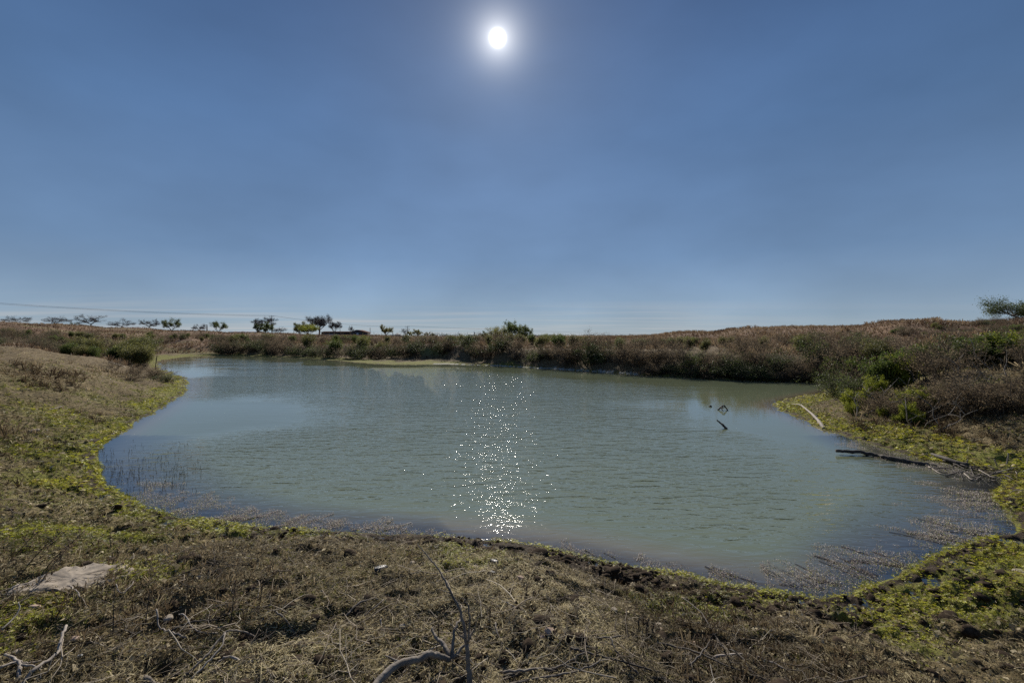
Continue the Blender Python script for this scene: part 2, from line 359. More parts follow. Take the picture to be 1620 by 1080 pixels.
def ground_mat():
    m, n, l = new_mat('ground')
    M = lambda *a, **k: mth(n, l, *a, **k)
    geo = N(n, 'ShaderNodeNewGeometry'); pos = geo.outputs['Position']
    def noise(sc, det=6, rough=.6, off=0.0, st=(1, 1, 1)):
        mp = N(n, 'ShaderNodeMapping'); l.new(pos, mp.inputs[0]); mp.inputs['Location'].default_value = (off, off * .7, 0); mp.inputs['Scale'].default_value = st
        t = N(n, 'ShaderNodeTexNoise'); l.new(mp.outputs[0], t.inputs[0]); t.inputs['Scale'].default_value = sc; t.inputs['Detail'].default_value = det; t.inputs['Roughness'].default_value = rough
        return t.outputs[0]
    def mr(v, a, b, c=0., d=1.):
        q = N(n, 'ShaderNodeMapRange', interpolation_type='SMOOTHSTEP'); l.new(v, q.inputs[0])
        for i, w in enumerate((a, b, c, d)): q.inputs[i + 1].default_value = w
        return q.outputs[0]
    at = lambda k: N(n, 'ShaderNodeAttribute', attribute_name=k).outputs['Fac']
    dirt = ramp_node(n, l, noise(9, 10, .7), [(.28, (.050, .036, .022)), (.46, (.13, .098, .058)), (.60, (.23, .180, .108)), (.76, (.36, .295, .19))])
    fine = ramp_node(n, l, noise(70, 6, .75, 3), [(.30, (.35, .33, .30)), (.5, (.85, .84, .82)), (.7, (1.5, 1.45, 1.35))])
    dirt = mixc(n, l, .75, dirt, fine, 'MULTIPLY')
    grn = ramp_node(n, l, noise(22, 8, .7, 7), [(.30, (.045, .040, .016)), (.48, (.14, .145, .032)), (.66, (.26, .27, .055))])
    gm = M('MULTIPLY', at('green'), mr(noise(5, 6, .65, 11), .30, .52))
    c = mixc(n, l, gm, dirt, grn)
    # brown tussock fields further off
    fld = ramp_node(n, l, noise(.9, 9, .72, 5, (1, .45, 1)), [(.30, (.055, .036, .024)), (.47, (.135, .082, .050)), (.60, (.20, .130, .080)), (.74, (.30, .22, .135))])
    c = mixc(n, l, at('field'), c, fld)
    c = mixc(n, l, at('pale'), c, (.20, .215, .080))
    mud = ramp_node(n, l, noise(16, 8, .7, 2), [(.3, (.020, .014, .009)), (.6, (.062, .044, .029)), (.8, (.12, .09, .06))])
    c = mixc(n, l, at('mud'), c, mud)
    c = mixc(n, l, at('rim'), c, (.42, .42, .38))
    b = N(n, 'ShaderNodeBsdfPrincipled'); l.new(c, b.inputs['Base Color'])
    l.new(M('MULTIPLY_ADD', at('mud'), -.18, .95), b.inputs['Roughness'])
    b.inputs['Specular IOR Level'].default_value = .12
    h = M('ADD', M('MULTIPLY', noise(38, 8, .75, 1), .6), M('MULTIPLY', noise(11, 6, .7, 9), 1.1))
    bp = N(n, 'ShaderNodeBump'); bp.inputs['Strength'].default_value = .9; bp.inputs['Distance'].default_value = .035
    l.new(h, bp.inputs['Height']); l.new(bp.outputs[0], b.inputs['Normal'])
    out = N(n, 'ShaderNodeOutputMaterial'); l.new(b.outputs[0], out.inputs[0])
    return m
def water_mat():
    m, n, l = new_mat('water')
    M = lambda *a, **k: mth(n, l, *a, **k)
    geo = N(n, 'ShaderNodeNewGeometry'); pos = geo.outputs['Position']
    def noise(sc, st, rz, det=3, rough=.5, dist=0.):
        mp = N(n, 'ShaderNodeMapping'); l.new(pos, mp.inputs[0]); mp.inputs['Rotation'].default_value = (0, 0, R(rz)); mp.inputs['Scale'].default_value = st
        t = N(n, 'ShaderNodeTexNoise'); l.new(mp.outputs[0], t.inputs[0]); t.inputs['Scale'].default_value = sc; t.inputs['Detail'].default_value = det
        t.inputs['Roughness'].default_value = rough; t.inputs['Distortion'].default_value = dist
        return t.outputs[0]
    at = lambda k: N(n, 'ShaderNodeAttribute', attribute_name=k).outputs['Fac']
    # ripples: crests run nearly across the view, heights in metres
    h = M('MULTIPLY', noise(1.0, (2.2, 6.5, 1), -13, 2, .5, .4), .034)
    h = M('ADD', h, M('MULTIPLY', noise(1.0, (8, 18, 1), -17, 2, .5, .5), .010))
    h = M('ADD', h, M('MULTIPLY', noise(1.0, (24, 38, 1), -8, 2, .5), .0022))
    h = M('ADD', h, M('MULTIPLY', noise(1.0, (.5, 1.6, 1), -10, 1, .5), .02))
    wind = M('MULTIPLY', at('wave'), M('MULTIPLY_ADD', noise(.12, (1, 2.4, 1), 10, 3), .9, .55))
    h = M('MULTIPLY', h, wind)
    bp = N(n, 'ShaderNodeBump'); bp.inputs['Strength'].default_value = 1.0; bp.inputs['Distance'].default_value = 1.0
    l.new(h, bp.inputs['Height'])
    fr = N(n, 'ShaderNodeFresnel'); fr.inputs[0].default_value = 2.05; l.new(bp.outputs[0], fr.inputs['Normal'])
    gl = N(n, 'ShaderNodeBsdfGlossy'); gl.inputs['Roughness'].default_value = .011; gl.inputs[0].default_value = (1, 1, 1, 1); l.new(bp.outputs[0], gl.inputs['Normal'])
    df = N(n, 'ShaderNodeBsdfDiffuse')
    cc = mixc(n, l, noise(.25, (1, 2, 1), 5, 3), (.130, .154, .096), (.158, .180, .114))
    tr = N(n, 'ShaderNodeBsdfTransparent'); tr.inputs[0].default_value = (.75, .72, .60, 1)
    q = N(n, 'ShaderNodeMapRange', interpolation_type='SMOOTHSTEP'); l.new(at('depth'), q.inputs[0])
    q.inputs[1].default_value = .0; q.inputs[2].default_value = .40; q.inputs[3].default_value = .50; q.inputs[4].default_value = 1.0
    q2 = N(n, 'ShaderNodeMapRange', interpolation_type='SMOOTHSTEP'); l.new(at('depth'), q2.inputs[0]); q2.inputs[1].default_value = .05; q2.inputs[2].default_value = .9
    l.new(mixc(n, l, at('weedy'), mixc(n, l, q2.outputs[0], (.17, .145, .100), cc), (.045, .048, .048)), df.inputs[0])
    m1 = N(n, 'ShaderNodeMixShader'); l.new(q.outputs[0], m1.inputs[0]); l.new(tr.outputs[0], m1.inputs[1]); l.new(df.outputs[0], m1.inputs[2])
    m2 = N(n, 'ShaderNodeMixShader'); l.new(fr.outputs[0], m2.inputs[0]); l.new(m1.outputs[0], m2.inputs[1]); l.new(gl.outputs[0], m2.inputs[2])
    out = N(n, 'ShaderNodeOutputMaterial'); l.new(m2.outputs[0], out.inputs[0])
    return m

# ------------------------------------------------------------------ ground sheet and water
def polar_grid(radii, angs):
    r, a = np.meshgrid(radii, angs, indexing='ij')
    x, y = r * np.sin(a), r * np.cos(a)
    nr, na = r.shape
    i = np.arange(nr - 1)[:, None] * na; j = np.arange(na)[None, :]; j2 = (j + 1) % na
    Q = np.stack([i + j, i + j2, i + na + j2, i + na + j], -1).reshape(-1, 4)
    return x.ravel(), y.ravel(), Q
front = np.radians(np.linspace(-62, 62, 760)); back = np.radians(np.linspace(62, 298, 60))[1:-1]
radii = np.concatenate([np.linspace(.15, 1.4, 14)[:-1], np.exp(np.linspace(math.log(1.4), math.log(13), 460))[:-1], np.exp(np.linspace(math.log(13), math.log(160), 240))[:-1], np.exp(np.linspace(math.log(160), math.log(6000), 60))])
gx, gy, gq = polar_grid(radii, np.concatenate([front, back]))
gz, gs, gg, gH = terrain(gx, gy, True, True)
gz = np.where(np.hypot(gx, gy) > 900, gz - (np.hypot(gx, gy) - 900) * .003, gz)
gr = np.hypot(gx, gy)
def bandmask(s, g, x, y):
    edge = (fbm(x * .9, y * .9, 61, 4) - .5)
    return sstep((g * (1.0 + 1.6 * edge) - s) / (g * .5 + .05)) * (s > -.3)
green = bandmask(gs, gg, gx, gy) * .95
patch = sstep((fbm(gx * .75, gy * .75, 67, 4) - .46) / .14) * .62 + .10 + .17 * sstep((-gx - 1.5) / 3) * sstep((fbm(gx * .5, gy * .5, 69, 3) - .3) / .3)
patch = patch * (1 - .75 * sstep((-gx - 9) / 4) * sstep((gs - 2.2) / 2))
green = np.clip(np.maximum(green, patch * np.clip(1.5 - gr / 18, 0, 1)), 0, 1)
# mud: the wet edge, widest straight ahead where it is trodden bare
tread = .8 * np.exp(-((gx - .1) / 1.2) ** 2) * (gy < 8)
mud = np.clip(sstep((.26 + .75 * tread + .22 * (fbm(gx * 3, gy * 3, 71, 3) - .5) * 2 - gs) / .18), 0, 1) * (gr < 30) * np.clip(.5 + tread + (gs < .12), 0, 1)
mud = np.where(gs < .0, .15, np.maximum(mud, (gs < .03) * .8))
field = sstep((gr - 30) / 14) * sstep((gs - gg * 1.1) / 2.0)
field = np.maximum(field, sstep((gx - 13) / 3) * sstep((gr - 17) / 6) * sstep((gs - 2) / 2))
pale = sstep((fbm(gx * .06, gy * .25, 73, 3) - .60) / .08) * sstep((gr - 38) / 6) * .35 * (gs > 3)
pale = np.maximum(pale, sstep((gr - 36) / 6) * sstep((.9 + 0 * gs - np.abs(gs - 5.5)) / .6) * (np.abs(gx + 2) < 12) * .8)
rim = (gr > 24) * (gs > .0) * (gs < .32) * (gx > -6) * (gx < 7) * 1.0
ME_G = mk_mesh('ground', np.stack([gx, gy, gz], 1), gq, ground_mat(), {'green': green, 'mud': mud, 'field': field, 'pale': pale, 'rim': rim}, smooth=True)
ground = obj('ground', ME_G, kind='structure')
GR = {k: v.reshape(len(radii), -1) for k, v in dict(z=gz, s=gs, green=green, mud=mud, field=field, g=gg).items()}
del gx, gy, gz
def samp(x, y, *keys):                                         # look the ground sheet up where things are scattered on it
    r = np.hypot(x, y); a = np.arctan2(x, y)
    i = np.interp(r, radii, np.arange(len(radii))); j = np.clip((a - front[0]) / (front[1] - front[0]), 0, len(front) - 1.001)
    i = np.clip(i, 0, len(radii) - 1.001); i0 = i.astype(int); j0 = j.astype(int); fi, fj = i - i0, j - j0
    o = []
    for k in keys:
        G = GR[k]; o.append((G[i0, j0] * (1 - fj) + G[i0, j0 + 1] * fj) * (1 - fi) + (G[i0 + 1, j0] * (1 - fj) + G[i0 + 1, j0 + 1] * fj) * fi)
    return o
wx, wy, wq = polar_grid(np.concatenate([np.exp(np.linspace(math.log(3.2), math.log(14), 150))[:-1], np.exp(np.linspace(math.log(14), math.log(70), 110))]), np.radians(np.linspace(-62, 62, 420)))
na_ = 420
wq = wq[np.abs((wq[:, 0] % na_) - (wq[:, 1] % na_)) <= 1]
ws = sdist(wx, wy)
keep = (ws < 1.4)[wq].any(1); wq = wq[keep]
used = np.unique(wq); remap = -np.ones(len(wx), int); remap[used] = np.arange(len(used)); wq = remap[wq]; wx, wy, ws = wx[used], wy[used], ws[used]
depth = np.clip(-ws, 0, 5)
# the far and right shores lie in the lee of their banks: smoother water
A2 = SHORE; lee = np.full(wx.shape, 1e9)
for (qx, qy) in A2:
    if qy > 11 and qx > -40 and not (qx < -10 and qy < 24): lee = np.minimum(lee, np.hypot(wx - qx, (wy - qy)))
wave = .05 + .95 * sstep((lee - 2.0 + 4.0 * (fbm(wx * .25, wy * .5, 77, 3) - .5)) / 4.5)
wave = 1.12 * wave * (.35 + .65 * sstep((depth - .1) / 1.2))
wave = wave * (1 - .45 * np.exp(-(((wx - 6.3) / 2.0) ** 2 + ((wy - 6.6) / 1.8) ** 2)))
wpx_ = 810 + FPX * wx / wy
WBX, WBY = [140, 200, 260, 330, 480, 600, 690, 720, 870, 900, 1050, 1100, 1200, 1300, 1400, 1500, 1600, 1640], [.7, .9, 1.1, .9, .55, .45, .35, .05, .05, .22, .2, .3, .5, .7, .95, 1.0, .9, .9]
weedy = (1 - .55 * sstep((wpx_ - 800) / 80) * sstep((1320 - wpx_) / 90)) * np.clip(1.15 - depth / (np.interp(wpx_, WBX, WBY) * 1.5 + .03), 0, 1) * (wy < 10) * np.clip(.6 + fbm(wx * 1.5, wy * 1.5, 79, 3), 0, 1)
water = obj('water', mk_mesh('water', np.stack([wx, wy, np.zeros_like(wx)], 1), wq, water_mat(), {'depth': depth, 'wave': wave, 'weedy': weedy}, smooth=True), kind='structure')
#MARK
# ------------------------------------------------------------------ distant trees, poles and buildings
bark = rough_mat('bark', (.045, .036, .030), (.095, .078, .064), (.15, .13, .11), 8, (1, 1, .25), .9, .6, .01)
twigm = rough_mat('bare_twigs', (.06, .048, .042), (.11, .09, .08), (.15, .125, .11), 5, (1, 1, 1), .9, .2)
def grow(g, p, d, L, r, depth, tips, spread=.6, flat=.0, k=4, seg=4, nb=(2, 4), shrink=.68, up=.05, wig=.16):
    """one branch and its children; collects the fine ends in tips"""
    P = [p]; dd = d
    for i in range(seg):
        dd = (dd + Vector((random.gauss(0, wig), random.gauss(0, wig), random.gauss(0, wig) + up))).normalized()
        P.append(P[-1] + dd * (L / seg))
    rr = np.linspace(r, r * .55, seg + 1)
    g.tube(P, rr, k if depth > 1 else 3, random.random(), cap=False)
    if depth <= 0:
        tips.append((P[-1], dd)); tips.append((P[-2], dd)); tips.append((P[len(P) // 2], dd)); return
    for i in range(random.randint(*nb)):
        t = random.uniform(.45, 1.0); q = P[max(1, min(seg, int(round(t * seg))))]
        a = random.uniform(0, 2 * math.pi)
        o = Vector((math.cos(a), math.sin(a), random.uniform(-.2, .5) * (1 - flat)))
        nd = (dd * (1 - spread) + o * spread); nd.z *= (1 - flat * .6); nd.normalize()
        grow(g, q, nd, L * shrink * random.uniform(.75, 1.2), r * .55, depth - 1, tips, spread, flat, k, max(2, seg - 1), nb, shrink, up, wig)
    grow(g, P[-1], dd, L * shrink, r * .55, depth - 1, tips, spread, flat, k, max(2, seg - 1), nb, shrink, up, wig)
LEAF = (np.array([(0, 0, 0), (.5, .22, .05), (1, 0, 0), (.5, -.22, .05)]), [(0, 1, 2, 3)])
NARROW = (np.array([(0, 0, 0), (.5, .10, .06), (1, 0, 0), (.5, -.10, .06)]), [(0, 1, 2, 3)])
def leaves_at(name, tips, per, spread, size, mat, tpl=LEAF, clump=.72):
    T = np.array([t[0] for t in tips]); n = len(T) * per
    hole = np.repeat(rng.random(len(T)) < .28, per)
    pos = np.repeat(T, per, 0) + rng.normal(0, spread, (n, 3))
    base = np.repeat(rng.random(len(T)), per)
    rnd = np.clip(base * clump + rng.random(n) * (1 - clump), 0, 1)
    size = size * rng.uniform(.6, 1.4, n) * np.where(hole, .35, 1.1)
    V, F, A = scatter(*tpl, pos, rng.random(n) * 6.283, rng.normal(.1, .6, n), rng.random(n) * 6.283, size, rnd)
    return mk_mesh(name, V, F, mat, {'rnd': A})
g_dark = leaf_mat('dark_green_leaves', [(.040, .056, .018), (.085, .110, .034), (.15, .175, .055)], .5, objvar=.3)
g_mid = leaf_mat('mid_green_leaves', [(.050, .072, .017), (.105, .140, .032), (.18, .215, .050)], .5, objvar=.3)
g_olive = leaf_mat('olive_leaves', [(.065, .070, .025), (.16, .16, .052), (.27, .265, .09)], .52, objvar=.4)
g_yellow = leaf_mat('yellow_green_leaves', [(.10, .13, .015), (.22, .25, .030), (.36, .36, .045)], .5, objvar=.2)
g_autumn = leaf_mat('yellowing_leaves', [(.12, .10, .02), (.24, .20, .03), (.10, .12, .03)], .45, objvar=.2)
g_brown = leaf_mat('dead_brown_leaves', [(.085, .062, .040), (.17, .13, .085), (.28, .225, .15)], .5, .85, objvar=.35, spec=.1)
g_seed = leaf_mat('dry_seed_heads', [(.13, .10, .065), (.26, .205, .14), (.42, .345, .24)], .5, .85, objvar=.35, spec=.1)

def tree(name, px, d, hpx, wpx, label, group, leafmat=None, style='round', per=6, lsize=.22, seed=1, trunk=.25, depth=4, base=None, dx=0, forks=4, lift=0.0):
    """hpx, wpx: height above its ground and crown width, measured in photo pixels at distance d"""
    random.seed(seed)
    x, y = P2(px, d); z = tz(x, y, False) - .1 if base is None else base
    Hm, Wm = hpx * d / FPX, wpx * d / FPX
    g = Geo(); tips = []
    if leafmat and style == 'round': trunk *= .4
    th = Hm * trunk
    P = [Vector((0, 0, 0)), Vector((random.gauss(0, .03) * Hm, 0, th * .5)), Vector((random.gauss(0, .04) * Hm, 0, th))]
    g.tube(P, np.array([.040, .032, .028]) * Hm, 6, .5)
    flat = {'umbrella': .9, 'round': .25, 'vase': .1}[style]
    for i in range(forks):
        a = i / forks * 6.283 + random.uniform(-.4, .4)
        el = {'umbrella': .75, 'round': .8, 'vase': 1.1}[style]
        dr = Vector((math.cos(a), math.sin(a), el * random.uniform(.7, 1.3))).normalized()
        grow(g, P[-1] - Vector((0, 0, th * random.uniform(0, .3))), dr, Hm * (.34 if style != 'umbrella' else .3), .020 * Hm, depth - 1, tips, .5, flat, 4, 3, (2, 3), .66, .04 if style != 'vase' else .12, .14)
    V = np.concatenate(g.V); T = np.array([t[0] for t in tips])
    # bring the crown to the measured height and width
    zmax = np.percentile(T[:, 2], 98); sx = Wm / 2 / np.percentile(np.abs(T[:, :2]).max(1), 93); sz = (Hm - th) / (zmax - th)
    def fit(A):
        A = A.copy(); up = A[:, 2] > th
        k = np.clip((A[:, 2]) / th, 0, 1)[:, None]
        A[:, :2] = A[:, :2] * (1 + (sx - 1) * k)
        A[up, 2] = th + (A[up, 2] - th) * sz
        return A
    g.V = [fit(v) for v in g.V]; T = fit(T); tips = [(t, None) for t in T]
    e = empty(name, (x, y, z), label, 'tree', group)
    g_ = g.mesh('trunk', bark if leafmat else twigm)
    obj('trunk', g_, e)
    if leafmat is not None:
        obj('crown', leaves_at('crown', tips, int(per * 2.2), Wm * .040, lsize * .8 * Hm / 5, leafmat), e)
    else:
        obj('crown', leaves_at('crown', tips, 6, Wm * .018, Hm * .06, twig_leaf, (NARROW[0] * (1, .45, 1), NARROW[1])), e)
    return e
twig_leaf = leaf_mat('fine_twigs', [(.055, .045, .040), (.12, .10, .09)], 0, .9)
U = 'low trees along the skyline on the left'
tree('bare_tree', 27, 118, 12, 36, 'leftmost low flat-topped bare tree on the left skyline', U, style='umbrella', seed=11, trunk=.3, depth=5, base=5.0)
tree('bare_tree', 87, 118, 15, 35, 'second flat-topped bare tree from the left on the skyline', U, style='umbrella', seed=12, trunk=.3, depth=5)
tree('small_dark_tree', 117, 116, 6, 11, 'tiny dark round bush between the second and third bare trees on the left skyline', U, g_dark, 'round', 5, .3, seed=13, depth=4)
tree('bare_tree', 143, 116, 17, 31, 'third flat-topped bare tree from the left, fullest of the row', U, style='umbrella', seed=14, trunk=.25, depth=5)
tree('bare_tree', 193, 117, 15, 31, 'fourth flat-topped bare tree from the left on the skyline', U, style='umbrella', seed=15, trunk=.3, depth=5)
tree('bare_tree', 236, 118, 15, 25, 'narrow flat-topped bare tree just left of the dense dark tree', U, style='umbrella', seed=16, trunk=.3, depth=5)
tree('leafy_tree', 272, 119, 19, 24, 'dense dark tree with a pointed crown on the left skyline', U, g_dark, 'round', 9, .26, seed=17, trunk=.2, depth=4)
tree('bare_tree', 314, 120, 12, 19, 'smallest flat-topped bare tree, between the dense dark tree and the second leafy one', U, style='umbrella', seed=18, trunk=.3, depth=5)
tree('leafy_tree', 346, 121, 17, 21, 'dark leafy tree with a loose round crown, rightmost of the left skyline row', U, g_dark, 'round', 7, .26, seed=19, trunk=.25, depth=4)
F_ = 'trees around the farm buildings'
tree('bare_tree', 419, 170, 25, 33, 'bare grey tree behind the left utility pole', F_, style='round', seed=21, trunk=.3, depth=5)
tree('leafy_tree', 409, 165, 15, 14, 'small dark tree left of the bright green one', F_, g_dark, 'round', 8, .3, seed=22, depth=4)
tree('leafy_tree', 424, 160, 17, 15, 'bright green tree at the foot of the left utility pole', F_, g_mid, 'round', 9, .3, seed=23, depth=4)
tree('bare_tree', 444, 170, 10, 24, 'low bare grey tree between the pole and the rounded green tree', F_, style='umbrella', seed=24, depth=5)
tree('leafy_tree', 473, 190, 16, 22, 'rounded dark blue green tree left of the long shed', F_, g_dark, 'round', 10, .32, seed=25, trunk=.15, depth=4)
tree('leafy_tree', 487, 185, 18, 32, 'broad olive tree with a domed crown beside the long shed', F_, g_olive, 'round', 10, .32, seed=26, trunk=.15, depth=4)
tree('leafy_tree', 489, 165, 15, 24, 'yellow green tree in front of the domed olive one', F_, g_yellow, 'round', 9, .3, seed=27, trunk=.2, depth=4)
tree('bare_tree', 505, 195, 29, 36, 'tall bare tree with a wide branching crown left of the long shed', F_, style='vase', seed=28, trunk=.28, depth=5, forks=5)
tree('bare_tree', 529, 195, 21, 20, 'smaller bare tree in front of the long shed roof', F_, style='vase', seed=29, trunk=.3, depth=5)
tree('bare_tree', 556, 235, 15, 10, 'tiny bare tree showing above the shed roof near its right end', F_, style='vase', seed=30, trunk=.3, depth=4)
tree('leafy_tree', 611, 150, 17, 19, 'small tree with yellowing leaves beside the grey gabled house', F_, g_autumn, 'round', 9, .3, seed=31, trunk=.2, depth=4)
tree('bare_tree', 641, 170, 14, 16, 'thin bare tree beside the crossarm pole', F_, style='vase', seed=32, trunk=.4, depth=4)
tree('leafy_tree', 648, 175, 9, 10, 'little bushy tree just right of the crossarm pole', F_, g_olive, 'round', 7, .3, seed=33, depth=4)
tree('leafy_tree', 660, 170, 12, 15, 'round olive tree right of the crossarm pole', F_, g_olive, 'round', 9, .3, seed=34, trunk=.2, depth=4)
tree('leafy_tree', 676, 230, 7, 9, 'small grey green tree right of the round olive one', F_, g_olive, 'umbrella', 6, .3, seed=35, depth=4)
tree('leafy_tree', 684, 260, 6, 8, 'smallest grey green tree where the far tree line begins', F_, g_dark, 'umbrella', 6, .3, seed=36, depth=4)
M_ = 'trees rising over the middle of the far bank'
tree('leafy_tree', 812, 62, 31, 32, 'dark green open-crowned tree, tallest over the middle of the far bank', M_, g_mid, 'round', 7, .30, seed=41, trunk=.2, depth=4)
tree('leafy_tree', 788, 64, 23, 38, 'lower pale green tree left of the tallest bank tree', M_, g_olive, 'round', 7, .3, seed=42, trunk=.15, depth=4)
tree('leafy_tree', 830, 60, 26, 22, 'dark green tree at the right side of the tallest bank tree', M_, g_dark, 'round', 7, .3, seed=43, trunk=.2, depth=4)
tree('leafy_tree', 768, 66, 17, 16, 'small round green tree at the left end of the middle clump', M_, g_mid, 'round', 8, .3, seed=44, trunk=.2, depth=4)
mes = tree('leafy_tree', 1614, 53, 37, 96, 'wide crooked tree with a dark open crown on the hill at the right edge', None, g_dark, 'umbrella', 6, .26, seed=61, trunk=.25, depth=5, forks=4)

# the far tree line: one mass on the horizon
pts = []
for k in range(260):
    px = random.uniform(440, 1010); d = random.uniform(600, 900); x, y = P2(px, d)
    h = random.uniform(2.5, 5.0) * (1 if 690 < px < 800 else .45)
    for q in range(26):
        pts.append((x + random.gauss(0, h * .8), y + random.gauss(0, 3), tz(x, y, False) * 0 + .6 + abs(random.gauss(.45, .35)) * h))
pts = np.array(pts); n = len(pts)
V, F, A = scatter(*LEAF, pts, rng.random(n) * 6.28, rng.normal(0, .6, n), rng.random(n) * 6.28, rng.uniform(.8, 2.2, n), rng.random(n))
far_l = leaf_mat('far_trees', [(.045, .055, .055), (.085, .095, .09)], .2)  # blue grey of distant air put into the leaf colour
obj('far_tree_line', mk_mesh('far_tree_line', V, F, far_l, {'rnd': A}), kind='stuff', label='thin blue grey line of distant trees on the horizon', category='tree line')

wood_pole = rough_mat('pole_wood', (.05, .042, .036), (.085, .072, .062), (.12, .10, .09), 3, (1, 1, .2))
wire_m = rough_mat('wire', (.03, .03, .033), (.045, .045, .05), None, 3)
insul = rough_mat('insulator', (.10, .10, .10), (.2, .2, .2), None, 3, rough=.4)
def pole(px, d, top_py, label, arm=1.8, group='utility poles beyond the pond', n_ins=3, transformer=False):
    x, y = P2(px, d); z = tz(x, y, False) - .3; top = CAMZ + (HY - top_py) / FPX * d
    e = empty('utility_pole', (x, y, z), label, 'utility pole', group)
    h = top - z; g = Geo(); g.tube([(0, 0, 0), (0, 0, h * .5), (0, 0, h)], [.19, .16, .12], 8); obj('shaft', g.mesh('shaft', wood_pole), e)
    if arm:
        g = Geo(); g.box((0, -.16, h - .45), (arm, .12, .14))
        g.tube([(-arm * .32, -.16, h - .5), (0, -.12, h - 1.1)], .03, 4); g.tube([(arm * .32, -.16, h - .5), (0, -.12, h - 1.1)], .03, 4)
        obj('crossarm', g.mesh('crossarm', wood_pole), e)
        for i in range(n_ins):
            g = Geo(); g.tube([(0, 0, 0), (0, 0, .12), (0, 0, .24)], [.05, .09, .04], 6)
            o = obj('insulator', g.mesh('insulator', insul), e); o.location = ((i / (n_ins - 1) - .5) * arm * .88, -.16, h - .38)
    if transformer:
        g = Geo(); g.tube([(.42, -.05, h - 1.9), (.42, -.05, h - 1.0), (.42, -.05, h - .95)], [.24, .24, .05], 10); obj('transformer', g.mesh('transformer', insul), e)
    return Vector((x, y, top))
pA = pole(430, 225, 498.5, 'tall utility pole with a short crossarm standing over the bright green tree', 2.6, transformer=False)
pB = pole(465, 300, 511, 'thin pole rising behind the rounded dark tree', 0, n_ins=2)
pC = pole(585.5, 260, 518, 'plain pole right of the shed gable', 0)
pD = pole(644.5, 300, 515.5, 'utility pole with a wide crossarm beside the thin bare tree', 3.2)
pE = pole(750, 300, 523.5, 'short pole with a boxy top standing alone over the far tree line', .0, transformer=True)
pF = pole(621, 330, 524, 'slim pole between the yellowing tree and the gabled house', 1.6)
pG = pole(327.5, 150, 513.5, 'short bare post between the small bare tree and the leafy tree', 0)
pH = pole(538, 240, 520, 'slim pole standing in front of the long shed', 0)
pI = pole(838.5, 110, 524, 'short dark post at the right of the middle clump of trees', 0, transformer=True)
def cable(a, b, sag, label, n=26, r=.045):
    P = [a.lerp(b, t) - Vector((0, 0, sag * 4 * t * (1 - t))) for t in np.linspace(0, 1, n)]
    g = Geo(); g.tube(P, r, 4); o = obj('power_line', g.mesh('power_line', wire_m)); o['label'] = label; o['category'] = 'power line'; o['group'] = 'overhead power lines'
pL = Vector((*P2(-560, 118), CAMZ + 100 / FPX * 118))
cable(pL, pA - Vector((.7, 0, .1)), 2.4, 'upper power line coming in from the left edge to the tall utility pole', r=.038)
cable(pL - Vector((0, 0, .8)), pA - Vector((-.7, 0, .5)), 2.2, 'lower power line hanging just under the upper one on the left', r=.03)
cable(pA - Vector((-.9, 0, .3)), pD - Vector((.9, 0, .3)), 1.6, 'power line between the tall utility pole and the crossarm pole', r=.05)
cable(pD, Vector((*P2(1250, 600), 3.5)), 3, 'power line running right from the crossarm pole towards the horizon', r=.05)

# farm buildings
metal_roof = rough_mat('rusty_metal_roof', (.07, .035, .026), (.12, .065, .050), (.17, .11, .09), .8, (1, 6, 1), 1.0, .1)
metal_roof.node_tree.nodes['Principled BSDF'].inputs['Specular IOR Level'].default_value = .05
grey_wall = rough_mat('weathered_grey_wall', (.05, .052, .058), (.085, .087, .095), None, 1.2, (1, 1, .3), .8)
white_wall = rough_mat('white_sheet_wall', (.45, .46, .48), (.62, .63, .64), None, 1.5, (1, 1, .3), .7)
dark_open = rough_mat('dark_interior', (.012, .012, .013), (.02, .02, .022), None, 2)
glassm = rough_mat('pale_panel', (.50, .52, .56), (.6, .62, .66), None, 3, rough=.4)
def shed(name, px0, px1, d, py_eave, py_ridge, depth_m, label, wall=grey_wall, roofm=metal_roof, end_gable=True, base_py=534):
    xa, _ = P2(px0, d); xb, _ = P2(px1, d); cx = (xa + xb) / 2; L = xb - xa
    z0 = CAMZ - (base_py - HY) / FPX * d; ze = CAMZ + (HY - py_eave) / FPX * d - z0; zr = CAMZ + (HY - py_ridge) / FPX * d - z0
    e = empty(name, (cx, d + depth_m / 2, z0), label, 'building', 'farm buildings on the horizon')
    return e, L, ze, zr
e, L, ze, zr = shed('long_shed', 508, 577, 215, 525.6, 523.8, 9, 'long low shed with a rusty roof edge and a dark gabled end at its right')
g = Geo(); g.box((-3.5, 0, ze / 2 - .2), (L - 7, 8.6, ze + .4)); obj('wall', g.mesh('wall', grey_wall), e)
g = Geo(); V = [(-L/2 - .4, -4.9, ze), (L/2 - 6.4, -4.9, ze), (L/2 - 6.4, 0, zr), (-L/2 - .4, 0, zr), (-L/2 - .4, 4.9, ze), (L/2 - 6.4, 4.9, ze)]
V += [(a, b, c - .18) for a, b, c in V]
g.add(V, [(0, 1, 2, 3), (3, 2, 5, 4), (6, 9, 8, 7), (9, 10, 11, 8), (0, 6, 7, 1), (4, 5, 11, 10)], None, .5)
obj('roof', g.mesh('roof', metal_roof), e)
g = Geo(); g.box((-L * .27, -4.36, ze * .42), (L * .34, .12, ze * .45)); obj('white_panel', g.mesh('white_panel', white_wall), e)
